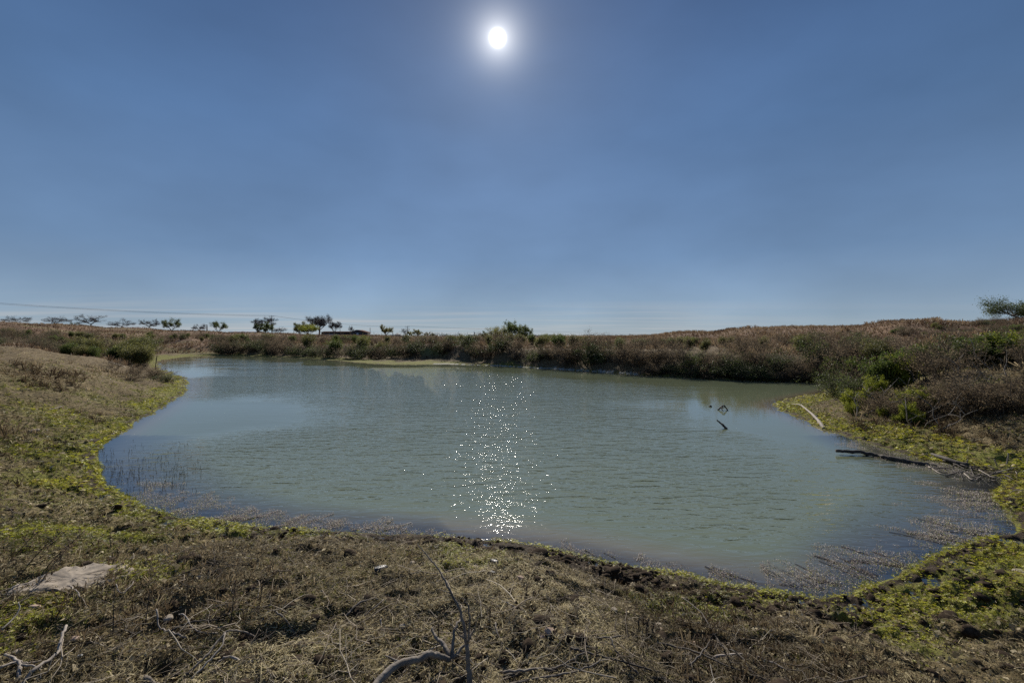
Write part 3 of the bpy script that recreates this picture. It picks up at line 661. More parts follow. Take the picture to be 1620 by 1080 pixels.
# gabled end block
gz_ = ze - .1; gw = 6.6
g = Geo(); X0 = L / 2 - gw; X1 = L / 2
V = [(X0, -5.2, 0), (X1, -5.2, 0), (X1, -5.2, gz_), ((X0 + X1) / 2 - .4, -5.2, zr + .35), (X0, -5.2, gz_), (X0, 4, 0), (X1, 4, 0), (X1, 4, gz_), ((X0 + X1) / 2 - .4, 4, zr + .35), (X0, 4, gz_)]
g.add(V, [(0, 1, 2, 4), (5, 9, 7, 6), (0, 4, 9, 5), (1, 6, 7, 2)], [(4, 2, 3), (9, 8, 7)], .5); obj('gable_block', g.mesh('gable_block', grey_wall), e)
g = Geo(); V = [(X0 - .4, -5.5, gz_ - .1), ((X0 + X1) / 2 - .4, -5.5, zr + .45), (X1 + .4, -5.5, gz_ - .1), (X0 - .4, 4.3, gz_ - .1), ((X0 + X1) / 2 - .4, 4.3, zr + .45), (X1 + .4, 4.3, gz_ - .1)]
V += [(a, b, c + .2) for a, b, c in V]
g.add(V, [(0, 3, 4, 1), (1, 4, 5, 2), (6, 7, 10, 9), (7, 8, 11, 10), (0, 1, 7, 6), (1, 2, 8, 7), (0, 6, 9, 3), (2, 5, 11, 8), (3, 9, 10, 4), (4, 10, 11, 5)], None, .5); obj('gable_roof', g.mesh('gable_roof', metal_roof), e)
g = Geo(); g.tube([(X0 + gw * .52, -5.22, ze * .62), (X0 + gw * .52, -5.32, ze * .62)], [.62, .62], 12); obj('round_window', g.mesh('round_window', glassm), e)
g = Geo(); g.box((X0 + gw * .5, -5.24, .9), (2.2, .06, 1.8)); obj('dark_doorway', g.mesh('dark_doorway', dark_open), e)  # flat panel; the unlit inside of the opening is its near-black colour
e, L, ze, zr = shed('gabled_house', 620, 634, 300, 532, 529.0, 8, 'small blue grey house with a hipped roof right of the yellowing tree')
g = Geo(); g.box((0, 0, ze / 2 - .4), (L, 7, ze + .8)); obj('wall', g.mesh('wall', grey_wall), e)
g = Geo(); V = [(-L/2 - .3, -4, ze), (L/2 + .3, -4, ze), (L/2 + .3, 4, ze), (-L/2 - .3, 4, ze), (-L * .12, 0, zr + .6), (L * .12, 0, zr + .6)]
g.add(V, [(0, 1, 5, 4), (2, 3, 4, 5), (0, 3, 2, 1)], [(1, 2, 5), (3, 0, 4)], .5); blue_roof = rough_mat('blue_grey_roof', (.07, .08, .10), (.11, .12, .145), None, 2); obj('roof', g.mesh('roof', blue_roof), e)
e, L, ze, zr = shed('low_house', 594, 606, 300, 532, 530.8, 7, 'low flat blue grey building left of the yellowing tree')
g = Geo(); g.box((0, 0, ze / 2 - .3), (L, 7, ze + .6)); obj('wall', g.mesh('wall', grey_wall), e)
g = Geo(); g.box((0, 0, ze + .15), (L + .6, 7.6, .3)); obj('roof', g.mesh('roof', blue_roof), e)
g = Geo(); g.box((-L * .2, 0, ze + .8), (.7, .7, 1.0)); obj('chimney', g.mesh('chimney', grey_wall), e)
e, L, ze, zr = shed('long_low_shed', 360, 404, 205, 525.4, 524.6, 8, 'very long low roof line just above the field, left of the bright green tree', base_py=530)
g = Geo(); g.box((0, 0, ze / 2 - .3), (L - .6, 7, ze + .6)); obj('wall', g.mesh('wall', grey_wall), e)
g = Geo(); V = [(-L/2, -4, ze), (L/2, -4, ze), (L/2, 0, zr + .3), (-L/2, 0, zr + .3), (-L/2, 4, ze), (L/2, 4, ze)]; V += [(a, b, c - .2) for a, b, c in V]
g.add(V, [(0, 1, 2, 3), (3, 2, 5, 4), (6, 9, 8, 7), (9, 10, 11, 8), (0, 6, 7, 1), (4, 5, 11, 10), (0, 3, 9, 6), (1, 7, 8, 2)], None, .5); obj('roof', g.mesh('roof', white_wall), e)

# ------------------------------------------------------------------ shrubs of the banks
def shrub_proto(kind, seed):
    random.seed(seed); g = Geo(); tips = []
    if kind == 'green':        # many upright wispy stems, narrow leaves, about 2 m
        for i in range(26):
            a = random.uniform(0, 6.283); t = random.uniform(.05, .45)
            grow(g, Vector((math.cos(a) * random.uniform(0, .3), math.sin(a) * random.uniform(0, .3), 0)), Vector((math.cos(a) * t, math.sin(a) * t, 1)).normalized(), random.uniform(.6, 1.15), .012, 2, tips, .35, 0, 3, 4, (2, 4), .62, .10, .10)
        return g, tips, (9, .08, .11, NARROW)
    if kind == 'brown':        # dead weed stalks with fine side twigs, about 1.4 m
        for i in range(28):
            a = random.uniform(0, 6.283); t = random.uniform(.05, .75)
            grow(g, Vector((math.cos(a) * random.uniform(0, .5), math.sin(a) * random.uniform(0, .5), 0)), Vector((math.cos(a) * t, math.sin(a) * t, 1)).normalized(), random.uniform(.3, .95), .012, 2, tips, .4, 0, 3, 3, (2, 3), .62, .06, .16)
        return g, tips, (3, .045, .045, LEAF)
    if kind == 'dark':         # dense twiggy thicket bush, half bare
        for i in range(22):
            a = random.uniform(0, 6.283); t = random.uniform(.1, 1.1)
            grow(g, Vector((math.cos(a) * random.uniform(0, .3), math.sin(a) * random.uniform(0, .3), 0)), Vector((math.cos(a) * t, math.sin(a) * t, 1)).normalized(), random.uniform(.3, 1.0), .016, 2, tips, .6, 0, 3, 3, (3, 4), .65, .03, .22)
        return g, tips, (4, .05, .055, LEAF)
    if kind == 'leafy':        # rounder leafy shrub
        for i in range(22):
            a = random.uniform(0, 6.283); t = random.uniform(.05, .9)
            grow(g, Vector((math.cos(a) * .15, math.sin(a) * .15, 0)), Vector((math.cos(a) * t, math.sin(a) * t, 1)).normalized(), random.uniform(.5, .9), .012, 2, tips, .45, 0, 3, 3, (2, 4), .62, .05, .14)
        return g, tips, (13, .060, .080, LEAF)
stemm = leaf_mat('shrub_stems', [(.055, .042, .032), (.11, .088, .066), (.18, .15, .115)], 0, .9, .3, spec=.15)
protos = {}
for kind, mats, nv in (('green', (g_mid, g_olive), 2), ('brown', (g_brown, g_seed), 2), ('dark', (g_dark, g_brown), 2), ('leafy', (g_mid, g_yellow), 2)):
    for v in range(nv):
        g, tips, (per, spr, ls, tpl) = shrub_proto(kind, 100 + v * 7 + len(kind))
        sm = g.mesh('stem', stemm)
        protos[(kind, v)] = [(sm, leaves_at('foliage', tips, per, spr, ls, m, tpl)) for m in mats]
shrubs = []
NAMES = {'green': ('willow_shrub', 'shrub'), 'brown': ('dead_weed_bush', 'dead bush'), 'dark': ('thicket_bush', 'bush'), 'leafy': ('leafy_shrub', 'shrub')}
def shrub(kind, x, y, h, w, mi, label, group, z=None):
    v = random.randint(0, 1); sm, lm = protos[(kind, v)][mi]
    nm, cat = NAMES[kind]
    if z is None: z = tz(x, y, False)
    e = empty(nm, (x, y, z - .05), label, cat, group, random.uniform(0, 6.28))
    h0 = {'green': 2.2, 'brown': 1.35, 'dark': 1.25, 'leafy': 1.6}[kind]
    s = h / h0; e.scale = (s * w, s * w, s)
    obj('stem', sm, e); obj('foliage', lm, e); return e
ZONE = lambda px: 'left end of the far bank' if px < 470 else 'far bank left of the sun glitter' if px < 720 else 'middle of the far bank' if px < 960 else 'far bank right of its middle' if px < 1180 else 'right end of the far bank'
DESC = {('green', 0): 'mid green willowy shrub in the thicket on the {}', ('green', 1): 'olive willowy shrub in the thicket on the {}',
        ('brown', 0): 'brown dead weed clump in the thicket on the {}', ('brown', 1): 'straw coloured weed clump on the {}',
        ('dark', 0): 'low dark green bush at the foot of the {}', ('dark', 1): 'low dark brown twiggy bush at the foot of the {}',
        ('leafy', 0): 'rounded green shrub on the {}', ('leafy', 1): 'bright yellow green shrub on the {}'}
def put(px, d, kind, mi, h, w=1.0):
    x, y = P2(px, d); lab = DESC[(kind, mi)].format(ZONE(px)); zc = CAMZ + (HY - float(np.interp(px, [350, 700, 860, 1000, 1100, 1200, 1300, 1450], [527, 527, 524, 533, 531, 528, 525, 520]))) / FPX * d; h = max(.4, min(h, (zc - tz(x, y, False)) * random.uniform(.85, 1.0))); return shrub(kind, x, y, h, w, mi, lab, lab.split(' in the ')[0] + 's, ' + ZONE(px))
random.seed(5)
def shore_d(px, frac=0):                                       # distance of the far shore along a photo column
    T = [(330,562.5),(400,563),(480,566.5),(560,573),(640,577),(690,575.5),(740,577),(830,581),(900,585.5),(1000,592),(1100,598),(1200,602.5),(1330,606)]
    py = np.interp(px, [t[0] for t in T], [t[1] for t in T]); return CAMZ * FPX / (py - HY)
flat = lambda px: float(np.interp(px, [330, 400, 520, 560, 600, 690, 740, 800, 860, 1330], [1.5, 1.0, 2.0, 3.4, 5.0, 5.2, 3.0, 1.4, .5, .4]))
# a dark dense row at the foot of the bank, then taller green and brown rows on it
px = 352
while px < 1335:
    d0 = shore_d(px) + flat(px)
    step = 62 / d0 * random.uniform(8, 15)
    k = 'dark' if random.random() < .8 else 'brown'
    put(px, d0 + random.uniform(.3, 1.0), k, 1 if random.random() < .6 else 0, random.uniform(.9, 1.35), random.uniform(1.0, 1.4))
    px += step
px = 350
while px < 1340:
    d0 = shore_d(px) + flat(px); step = 62 / d0 * random.uniform(10, 22)
    r_ = random.random()
    tall = float(np.interp(px, [350, 460, 540, 700, 760, 860, 1000, 1060, 1200, 1340], [1.4, 1.0, 1.5, .9, 1.0, 1.35, 1.2, 1.0, 1.15, 1.2]))
    k = ('green', int(random.random() < .6)) if r_ < float(np.interp(px, [350, 500, 560, 700, 850, 1000, 1340], [.2, .3, .45, .12, .7, .4, .35])) else ('brown', int(random.random() < .35)) if r_ < .85 else ('dark', 1)
    put(px, d0 + random.uniform(1.4, 3.2), *k, {'green': 1.25, 'brown': 1.0, 'dark': 1.1, 'leafy': 1.1}[k[0]] * tall * random.uniform(.8, 1.2), random.uniform(.9, 1.2))
    px += step
px = 350
while px < 1345:                                               # the back row, up against the sky in the middle
    d0 = shore_d(px) + flat(px) + random.uniform(7, 13); step = 900 / d0 * random.uniform(.4, .95)
    tall = float(np.interp(px, [350, 480, 560, 700, 760, 870, 980, 1010, 1090, 1150, 1345], [1.1, 1.0, .9, .8, .95, 1.35, 1.0, .8, 1.35, .8, 1.1]))
    r_ = random.random(); pg = float(np.interp(px, [350, 500, 600, 740, 900, 1000, 1060, 1130, 1345], [.25, .5, .3, .6, .9, .4, .85, .6, .3]))
    k = ('green', int(random.random() < .6)) if r_ < pg else ('brown', int(random.random() < .3)) if r_ < .92 else ('leafy', 0)
    put(px, d0, *k, 1.25 * tall * random.uniform(.75, 1.2), random.uniform(1.0, 1.4))
    px += step
px = 1035
while px < 1345:
    d0 = shore_d(px); put(px, d0 + random.uniform(.15, .6), 'dark', int(random.random() < .35), random.uniform(.45, .8), random.uniform(1.2, 1.7)); px += random.uniform(9, 16)
for px, d, h in ((1082, 33, 1.9), (1095, 34, 1.7), (424, 60, 2.2), (545, 52, 2.0), (560, 53, 1.7)):
    put(px, d, 'leafy', 0, h, 1.1)
# left thicket behind the spit
ZL = 'hollow behind the left spit'
for i in range(120):
    px = random.uniform(-40, 350); d = random.uniform(27, 46) if px < 235 else random.uniform(63, 74)
    gr_ = random.random() < (.75 if 90 < px < 240 else .3)
    k, mi = (('green', int(random.random() < .5)) if gr_ else (random.choice(['brown', 'dark']), random.randint(0, 1)))
    lab = {('green', 0): 'mid green willowy shrub in the {}', ('green', 1): 'olive willowy shrub in the {}', ('brown', 0): 'brown dead weed clump in the {}', ('brown', 1): 'straw coloured weed clump in the {}',
           ('dark', 0): 'low dark green bush in the {}', ('dark', 1): 'low brown twiggy bush in the {}'}[(k, mi)].format(ZL)
    x, y = P2(px, d); zt = tz(x, y, False)
    top = 535 if px < 90 else 528 + random.uniform(0, 10) if px < 235 else 537
    hmax = CAMZ - (top - HY) / FPX * d - zt
    shrub(k, x, y, max(.8, min(2.6, hmax * random.uniform(.7, 1.0))), random.uniform(.9, 1.3), mi, lab, lab.split(' in the ')[0] + 's, ' + ZL)
# right slope behind the point
ZR = 'slope behind the right point'
for i in range(70):
    px = random.uniform(1290, 1660); d = random.uniform(19, 34)
    k, mi = random.choices([('brown', 0), ('brown', 1), ('dark', 1), ('dark', 0), ('green', 1), ('leafy', 0)], [5, 1.5, 4, 2, 2, 1])[0]
    lab = {('green', 1): 'olive willowy shrub on the {}', ('brown', 0): 'brown dead weed clump on the {}', ('brown', 1): 'straw coloured weed clump on the {}', ('leafy', 0): 'rounded green shrub on the {}',
           ('dark', 0): 'low dark green bush on the {}', ('dark', 1): 'low brown twiggy bush on the {}'}[(k, mi)].format(ZR)
    x, y = P2(px, d); zt = tz(x, y, False); hmax = CAMZ + (HY - 532) / FPX * d - zt
    shrub(k, x, y, max(.55, min(1.5, hmax)) * random.uniform(.75, 1.05), random.uniform(1.0, 1.4), mi, lab, lab.split(' on the ')[0] + 's, ' + ZR)
#MARK2
# ------------------------------------------------------------------ bushes on the right point
ZP = 'right point'
for px, d, k, mi, h, w, lab in (
    (1405, 13.6, 'leafy', 0, 1.35, .75, 'tallest leafy green bush on the right point'),
    (1432, 13.2, 'leafy', 1, 1.05, .65, 'yellow green bush beside the tallest one on the right point'),
    (1455, 14.2, 'leafy', 0, 1.05, .8, 'mid green bush right of the yellow green one on the point'),
    (1385, 12.8, 'leafy', 1, .75, .65, 'yellow green bush left of the tallest one on the right point'),
    (1345, 12.8, 'leafy', 1, .55, .9, 'small bright green bush nearest the tip of the right point'),
    (1362, 13.4, 'dark', 0, .75, 1.1, 'low dark green bush near the tip of the right point'),
    (1382, 11.8, 'brown', 0, 0.59, 1.2, 'brown dead bush in front of the green ones on the right point'),
    (1410, 11.3, 'dark', 1, 0.54, 1.2, 'low twiggy brown bush in the middle of the right point'),
    (1445, 11.0, 'leafy', 1, .72, .8, 'bright green bush standing in the dead brush of the right point'),
    (1425, 10.8, 'brown', 0, 0.57, 1.2, 'brown dead bush below the bright green one on the point'),
    (1462, 10.6, 'dark', 1, 0.57, 1.2, 'dark twiggy bush right of the bright green one on the point'),
    (1470, 12.4, 'brown', 0, 1.05, 1.2, 'tall dead bush behind the dark twiggy ones on the point'),
    (1500, 10.2, 'dark', 1, 0.71, 1.2, 'large dark twiggy bush in the middle of the dead thicket'),
    (1505, 11.8, 'brown', 0, .95, 1.3, 'dead brown bush behind the large dark twiggy one'),
    (1535, 9.6, 'dark', 1, 0.69, 1.2, 'dark twiggy bush on the slope above the green flat'),
    (1560, 9.2, 'brown', 0, .60, 1.5, 'low dead brown bush above the green flat on the right'),
    (1590, 8.9, 'dark', 1, 0.55, 1.2, 'dark twiggy bush near the right edge above the green flat'),
    (1625, 8.6, 'dark', 1, .70, 1.3, 'dark twiggy bush cut by the right edge'),
    (1545, 13.2, 'leafy', 0, .95, 1.3, 'green leafy bush on the upper slope at the right'),
    (1580, 13.0, 'leafy', 0, .90, 1.3, 'rounded green bush on the upper slope near the right edge'),
    (1610, 12.6, 'leafy', 1, .85, 1.2, 'yellowish green bush on the upper slope at the right edge'),
    (1520, 14.0, 'dark', 0, 1.0, 1.3, 'dark green bush on the upper slope behind the dead thicket'),
    (1650, 11.5, 'brown', 0, .9, 1.3, 'dead brown bush on the upper slope beyond the right edge'),
    (1330, 15.5, 'dark', 0, .8, 1.2, 'dark green bush at the waterline behind the right point'),
    (1362, 16.5, 'brown', 0, 1.0, 1.2, 'dead brown bush at the waterline behind the right point')):
    x, y = P2(px, d); shrub(k, x, y, h, w, mi, lab, 'bushes on the right point')
random.seed(77)
for px, d, k, mi, h, w, lab in (
    (207, 20.4, 'brown', 0, .55, 1.6, 'low dead brush on the left spit right behind its crest'), (178, 21.0, 'brown', 1, .45, 1.5, 'pale dead brush on the crest of the left spit'),
    (236, 20.6, 'dark', 1, .55, 1.6, 'dark twiggy brush near the tip of the left spit'), (262, 20.2, 'dark', 0, .40, 1.5, 'low dark green brush at the tip of the left spit'),
    (215, 18.3, 'dark', 1, .30, 2.0, 'low dark mat of brush on the near side of the left spit')):
    x, y = P2(px, d); shrub(k, x, y, h, w, mi, lab, 'brush on the left spit')

for px, d, h, w, lab in ((1350, 11.9, .36, .8, 'bright green sprig leaning over the water at the right point'), (1398, 11.2, .34, .6, 'bright green sprig in front of the dead bush on the point'), (1437, 10.3, .50, .6, 'brightest green sprig in the middle of the dead brush on the point'),
                         (1452, 10.1, .36, .6, 'small green sprig right of the brightest one on the point'), (1422, 10.5, .26, .8, 'low green sprig below the brightest one on the point'), (1470, 10.6, .55, .5, 'thin green sprig above the dark brush of the point')):
    x, y = P2(px, d); shrub('leafy', x, y, h, w, 1, lab, 'green sprigs on the right point')
# labels of the many look-alike shrubs: their order from the left within their kind and place
ORD = ['first', 'second', 'third', 'fourth', 'fifth', 'sixth', 'seventh', 'eighth', 'ninth', 'tenth', 'eleventh', 'twelfth', 'thirteenth', 'fourteenth', 'fifteenth', 'sixteenth', 'seventeenth', 'eighteenth', 'nineteenth', 'twentieth', 'twenty-first', 'twenty-second', 'twenty-third', 'twenty-fourth', 'twenty-fifth', 'twenty-sixth', 'twenty-seventh', 'twenty-eighth', 'twenty-ninth', 'thirtieth']
bylab = {}
for o in S.objects:
    if o.type == 'EMPTY' and o.get('group') and o.get('category') in ('shrub', 'bush', 'dead bush'): bylab.setdefault(o['label'], []).append(o)
for lab, os_ in bylab.items():
    os_.sort(key=lambda o: o.location.x / o.location.y)
    short = lab.replace('in the thicket on the', 'on the').replace('in the thicket of the', 'on the').replace('at the foot of the', 'at the').replace(' of the sun glitter', ' of the glitter')
    for i, o in enumerate(os_):
        o['group'] = lab.split(' on the ')[0].split(' in the ')[0].split(' at the ')[0] + 's of one bank'
        o['label'] = short if len(os_) == 1 else (ORD[i] if i < len(ORD) else 'last') + ' ' + short + ', from left'

# ------------------------------------------------------------------ scattered ground cover
def wedge(n, r0, r1, power=0.0, half=52):
    u = rng.random(n)
    r = np.exp(np.log(r0) + u * (np.log(r1) - np.log(r0))) if power == 0 else (r0 ** power + u * (r1 ** power - r0 ** power)) ** (1 / power)
    a = np.radians(rng.uniform(-half, half, n)); return r * np.sin(a), r * np.cos(a), r
# dry field grass on the hills
tuft_v, tuft_f = [], []
for i in range(7):
    a = i * 2.4; l = .7 + .3 * ((i * 37) % 10) / 10; c, s_ = math.cos(a), math.sin(a); k = len(tuft_v)
    tuft_v += [(-.03 * s_, .03 * c, 0), (.03 * s_, -.03 * c, 0), (.22 * c + .02 * s_, .22 * s_ - .02 * c, .6 * l), (.22 * c - .02 * s_, .22 * s_ + .02 * c, .6 * l), (.5 * c, .5 * s_, l)]
    tuft_f += [(k, k + 1, k + 2, k + 3)]
tuft_t = [(5 * i + 3, 5 * i + 2, 5 * i + 4, 5 * i + 4) for i in range(7)]
weed_v = []
for i in range(7):
    a = i * 2.4 + .5; l = .6 + .4 * ((i * 53) % 10) / 10; c, s_ = math.cos(a), math.sin(a); w0 = .030
    weed_v += [(-w0 * s_, w0 * c, 0), (w0 * s_, -w0 * c, 0), (.30 * c + w0 * .5 * s_, .30 * s_ - w0 * .5 * c, .55 * l), (.30 * c - w0 * .5 * s_, .30 * s_ + w0 * .5 * c, .55 * l), (.7 * c, .7 * s_, l * .7)]
field_g = leaf_mat('dry_field_grass', [(.055, .036, .024), (.125, .080, .048), (.20, .135, .082), (.32, .24, .145)], .35)
x, y, r = wedge(90000, 16, 190, .55)
z, s, fl = samp(x, y, 'z', 's', 'field')
ok = (fl > rng.random(len(x)) * .8) & (s > .5); x, y, z, r = x[ok], y[ok], z[ok], r[ok]; n = len(x)
pt = fbm(x * .12, y * .3, 81, 4)
hgt = .8 * (.22 + .45 * pt + .35 * sstep((fbm(x * .35, y * .35, 83, 3) - .58) / .1)) * rng.uniform(.7, 1.3, n)
Vf, Ff, Af = scatter(np.array(tuft_v) * (1, 1, 1), tuft_f, np.stack([x, y, z - .02], 1), rng.random(n) * 6.28, rng.normal(0, .12, n), rng.normal(0, .12, n), np.stack([hgt * 1.1, hgt * 1.1, hgt], 1), np.clip(pt * 1.8 - .4 + rng.normal(0, .18, n), 0, 1))
obj('dry_field_grass', mk_mesh('dry_field_grass', Vf, Ff, field_g, {'rnd': Af}), kind='stuff', label='reddish brown dry grass covering the fields that rise behind the banks', category='grass')

# low dead weeds in ragged patches on the nearer banks
x, y, r = wedge(110000, 1.9, 27, .0, 54)
z, s, gn, md = samp(x, y, 'z', 's', 'green', 'mud')
pw = fbm(x * .7, y * .7, 87, 4)
den = sstep((pw - .50) / .10) * (s > .5) * (1 - .8 * gn * (s < 1.5)) * (1 - md)
ok = den > rng.random(len(x)); x, y, z, r, pw = x[ok], y[ok], z[ok], r[ok], pw[ok]; n = len(x)
hg = (.028 + .085 * sstep((r - 5) / 14)) * rng.gamma(4, .25, n) * (.6 + 1.2 * sstep((pw - .5) / .2))
weed_t = leaf_mat('dead_weed_tufts', [(.055, .038, .024), (.135, .10, .060), (.29, .225, .135), (.48, .39, .25)], .4, .85, spec=.15)
Vf, Ff, Af = scatter(np.array(weed_v), tuft_f, np.stack([x, y, z - .01], 1), rng.random(n) * 6.28, rng.normal(0, .4, n), rng.normal(0, .4, n), np.stack([hg * 1.3, hg * 1.0, hg], 1), np.clip(fbm(x * .5, y * .5, 89, 3) * 1.6 - .45 + rng.normal(0, .22, n), 0, 1))
obj('dead_weed_tufts', mk_mesh('dead_weed_tufts', Vf, Ff, weed_t, {'rnd': Af}), kind='stuff', label='low ragged dead weeds growing in patches over the banks', category='weeds')
# straw and dead stems that litter the ground
def strip(L=1.0, w=.02, seg=3, bend=.12):
    V = []
    for i in range(seg + 1):
        t = i / seg; z = bend * math.sin(t * math.pi); ww = w * (1 - .6 * t)
        V += [(t * L - .5 * L, ww, z), (t * L - .5 * L, -ww, z + .2 * w)]
    return np.array(V), [(2 * i, 2 * i + 1, 2 * i + 3, 2 * i + 2) for i in range(seg)]
straw_m = leaf_mat('straw', [(.070, .052, .026), (.20, .160, .080), (.42, .345, .18), (.66, .57, .34)], .35, .75, spec=.3)
x, y, r = wedge(400000, 1.55, 30, -.25)
z, s, gn, md = samp(x, y, 'z', 's', 'green', 'mud')
lip = np.exp(-((s - .35) / .38) ** 2) * ((y < 6.5) & (x < 4) & (x > -4)); den = (1 - .75 * lip) * (1 - .55 * gn) * (1 - .92 * md) * (s > .12) * (.25 + .75 * sstep((fbm(x * 1.6, y * 1.6, 91, 4) - .34) / .22))
ok = den > rng.random(len(x)); x, y, z, r = x[ok], y[ok], z[ok], r[ok]; n = len(x)
far_k = np.clip(r / 5, .8, 3.2)
L = rng.gamma(2.6, .013, n) * far_k ** 1.1 + .015
yaw = fbm(x * .8, y * .8, 95, 2) * 9 + rng.normal(0, .9, n)
v_, f_ = strip(); wd = rng.uniform(.6, 1.5, n) * .09 * far_k
lift = rng.random(n) ** 2 * .030 * far_k
Vs, Fs, As = scatter(v_, f_, np.stack([x, y, z + .004 + lift], 1), yaw, rng.normal(0, .22, n), rng.normal(0, .5, n), np.stack([L, wd, L * rng.uniform(-.3, 1.4, n)], 1),
                     np.clip(fbm(x * .9, y * .9, 97, 3) * 1.5 - .35 + rng.normal(0, .24, n), 0, 1))
obj('straw_litter', mk_mesh('straw_litter', Vs, Fs, straw_m, {'rnd': As}), kind='stuff', label='dry straw and crushed dead stems littering the banks', category='straw')
# loose twigs
def twig_tpl(seg=5, k=3, seed=0):
    q = np.random.default_rng(seed); P = np.zeros((seg + 1, 3)); P[:, 0] = np.linspace(-.5, .5, seg + 1); P[1:, 1] = np.cumsum(q.normal(0, .05, seg)); P[1:, 2] = np.abs(np.cumsum(q.normal(0, .035, seg)))
    V = []; F = []
    for i in range(seg + 1):
        rr = .010 * (1 - .6 * i / seg)
        for j in range(k):
            a = j / k * 6.283; V.append((P[i, 0], P[i, 1] + rr * math.cos(a), P[i, 2] + rr * math.sin(a)))
    for i in range(seg):
        for j in range(k): F.append((i * k + j, (i + 1) * k + j, (i + 1) * k + (j + 1) % k, i * k + (j + 1) % k))
    # one side shoot
    a0 = P[seg // 2]; e0 = a0 + np.array([.18, .16 * (1 if seed % 2 else -1), .06]); b = len(V)
    for p, rr in ((a0, .006), (e0, .002)):
        for j in range(k):
            a = j / k * 6.283; V.append((p[0], p[1] + rr * math.cos(a), p[2] + rr * math.sin(a)))
    for j in range(k): F.append((b + j, b + k + j, b + k + (j + 1) % k, b + (j + 1) % k))
    return np.array(V), F
twig_m = leaf_mat('twig_bark', [(.050, .038, .028), (.14, .11, .08), (.28, .225, .165), (.46, .40, .31)], 0, .8, spec=.3)
VV, FF, AA, off = [], [], [], 0
for sd0 in range(6):
    x, y, r = wedge(2100, 1.6, 24, -.5)
    z, s, gn, md = samp(x, y, 'z', 's', 'green', 'mud')
    den = (s > .3) * (1 - .7 * gn) * (1 - .8 * md) * sstep((fbm(x * .9, y * .9, 101, 3) - .36) / .2)
    ok = den > rng.random(len(x)); x, y, z, r = x[ok], y[ok], z[ok], r[ok]; n = len(x)
    L = rng.gamma(2.0, .055, n) * np.clip(r / 6, .8, 2) + .05
    v_, f_ = twig_tpl(seed=sd0)
    V, F, A = scatter(v_, f_, np.stack([x, y, z + .012 + rng.random(n) * .02], 1), rng.random(n) * 6.28, rng.normal(0, .13, n), rng.normal(0, .5, n), np.stack([L, L, L], 1) * rng.uniform(.8, 1.1, (n, 1)), rng.random(n) ** 1.3)
    VV.append(V); FF.append(F + off); AA.append(A); off += len(V)
obj('twig_litter', mk_mesh('twig_litter', np.concatenate(VV), np.concatenate(FF), twig_m, {'rnd': np.concatenate(AA)}), kind='stuff', label='countless small dead twigs strewn over the near bank', category='twigs')
# dead leaf bits
x, y, r = wedge(90000, 1.6, 16, -.3)
z, s, gn, md = samp(x, y, 'z', 's', 'green', 'mud')
ok = ((s > .1) * (1 - .5 * gn) * (1 - .7 * md)) > rng.random(len(x)); x, y, z, r = x[ok], y[ok], z[ok], r[ok]; n = len(x)
crumb_m = leaf_mat('leaf_crumbs', [(.050, .036, .020), (.155, .122, .066), (.33, .265, .155), (.56, .48, .31)], .3, .8)
sz = rng.gamma(3, .0045, n) * np.clip(r / 4, .8, 2.6) + .004
V, F, A = scatter(np.array([(-.5, -.35, 0), (.1, -.5, .12), (.6, .1, -.05), (0, .5, .15)]), [(0, 1, 2, 3)], np.stack([x, y, z + .004 + rng.random(n) * .012], 1), rng.random(n) * 6.28, rng.normal(0, .6, n), rng.normal(0, .6, n), sz, rng.random(n))
obj('leaf_crumbs', mk_mesh('leaf_crumbs', V, F, crumb_m, {'rnd': A}), kind='stuff', label='brown crumbs of dead leaves and clods on the near bank', category='leaf litter')
# creeping green plants by the water
ros_v, ros_f = [], []
for i in range(5):
    a = i * 1.2566 + .3; c, s_ = math.cos(a), math.sin(a); k = len(ros_v)
    for u, w in ((.05, 0), (.55, .24), (1.0, 0), (.55, -.24)):
        ros_v.append((u * c - w * s_, u * s_ + w * c, .28 * math.sin(u * 2.2) + (.12 if i % 2 else 0)))
    ros_f.append((k, k + 1, k + 2, k + 3))
cover_m = leaf_mat('creeping_leaves', [(.050, .054, .018), (.16, .17, .026), (.37, .38, .028), (.54, .53, .045), (.28, .19, .05)], .5, .5, spec=.35)
x, y, r = wedge(480000, 1.7, 34, .0, 54)
z, s, gn, md = samp(x, y, 'z', 's', 'green', 'mud')
pn = fbm(x * 2.2, y * 2.2, 111, 4)
den = (s > -.06) * np.clip(gn * 1.6 - .12, 0, 1) * sstep((pn - .30) / .2) * (1 - .75 * md * (s > .05))
ok = den > rng.random(len(x)) * 1.05; x, y, z, r, gn, pn = x[ok], y[ok], z[ok], r[ok], gn[ok], pn[ok]; n = len(x)
sz = rng.uniform(.006, .015, n) * np.clip(r / 4, .8, 3.2)
right = sstep((x - 1.5) / 3)
tone = np.clip(-.04 + .62 * gn + .8 * (fbm(x * 1.1, y * 1.1, 113, 3) - .5) + rng.normal(0, .17, n) + .08 * right, 0, .92)
tone = np.where(rng.random(n) < .05 + .08 * right, 1.0, tone)
V, F, A = scatter(np.array(ros_v), ros_f, np.stack([x, y, np.maximum(z, 0) + rng.random(n) ** 2 * .024 * np.clip(r / 4, .8, 2)], 1), rng.random(n) * 6.28, rng.normal(0, .3, n), rng.normal(0, .3, n), sz, tone)
obj('creeping_plants', mk_mesh('creeping_plants', V, F, cover_m, {'rnd': A}), kind='stuff', label='yellow green creeping plants carpeting the waterline', category='ground cover')
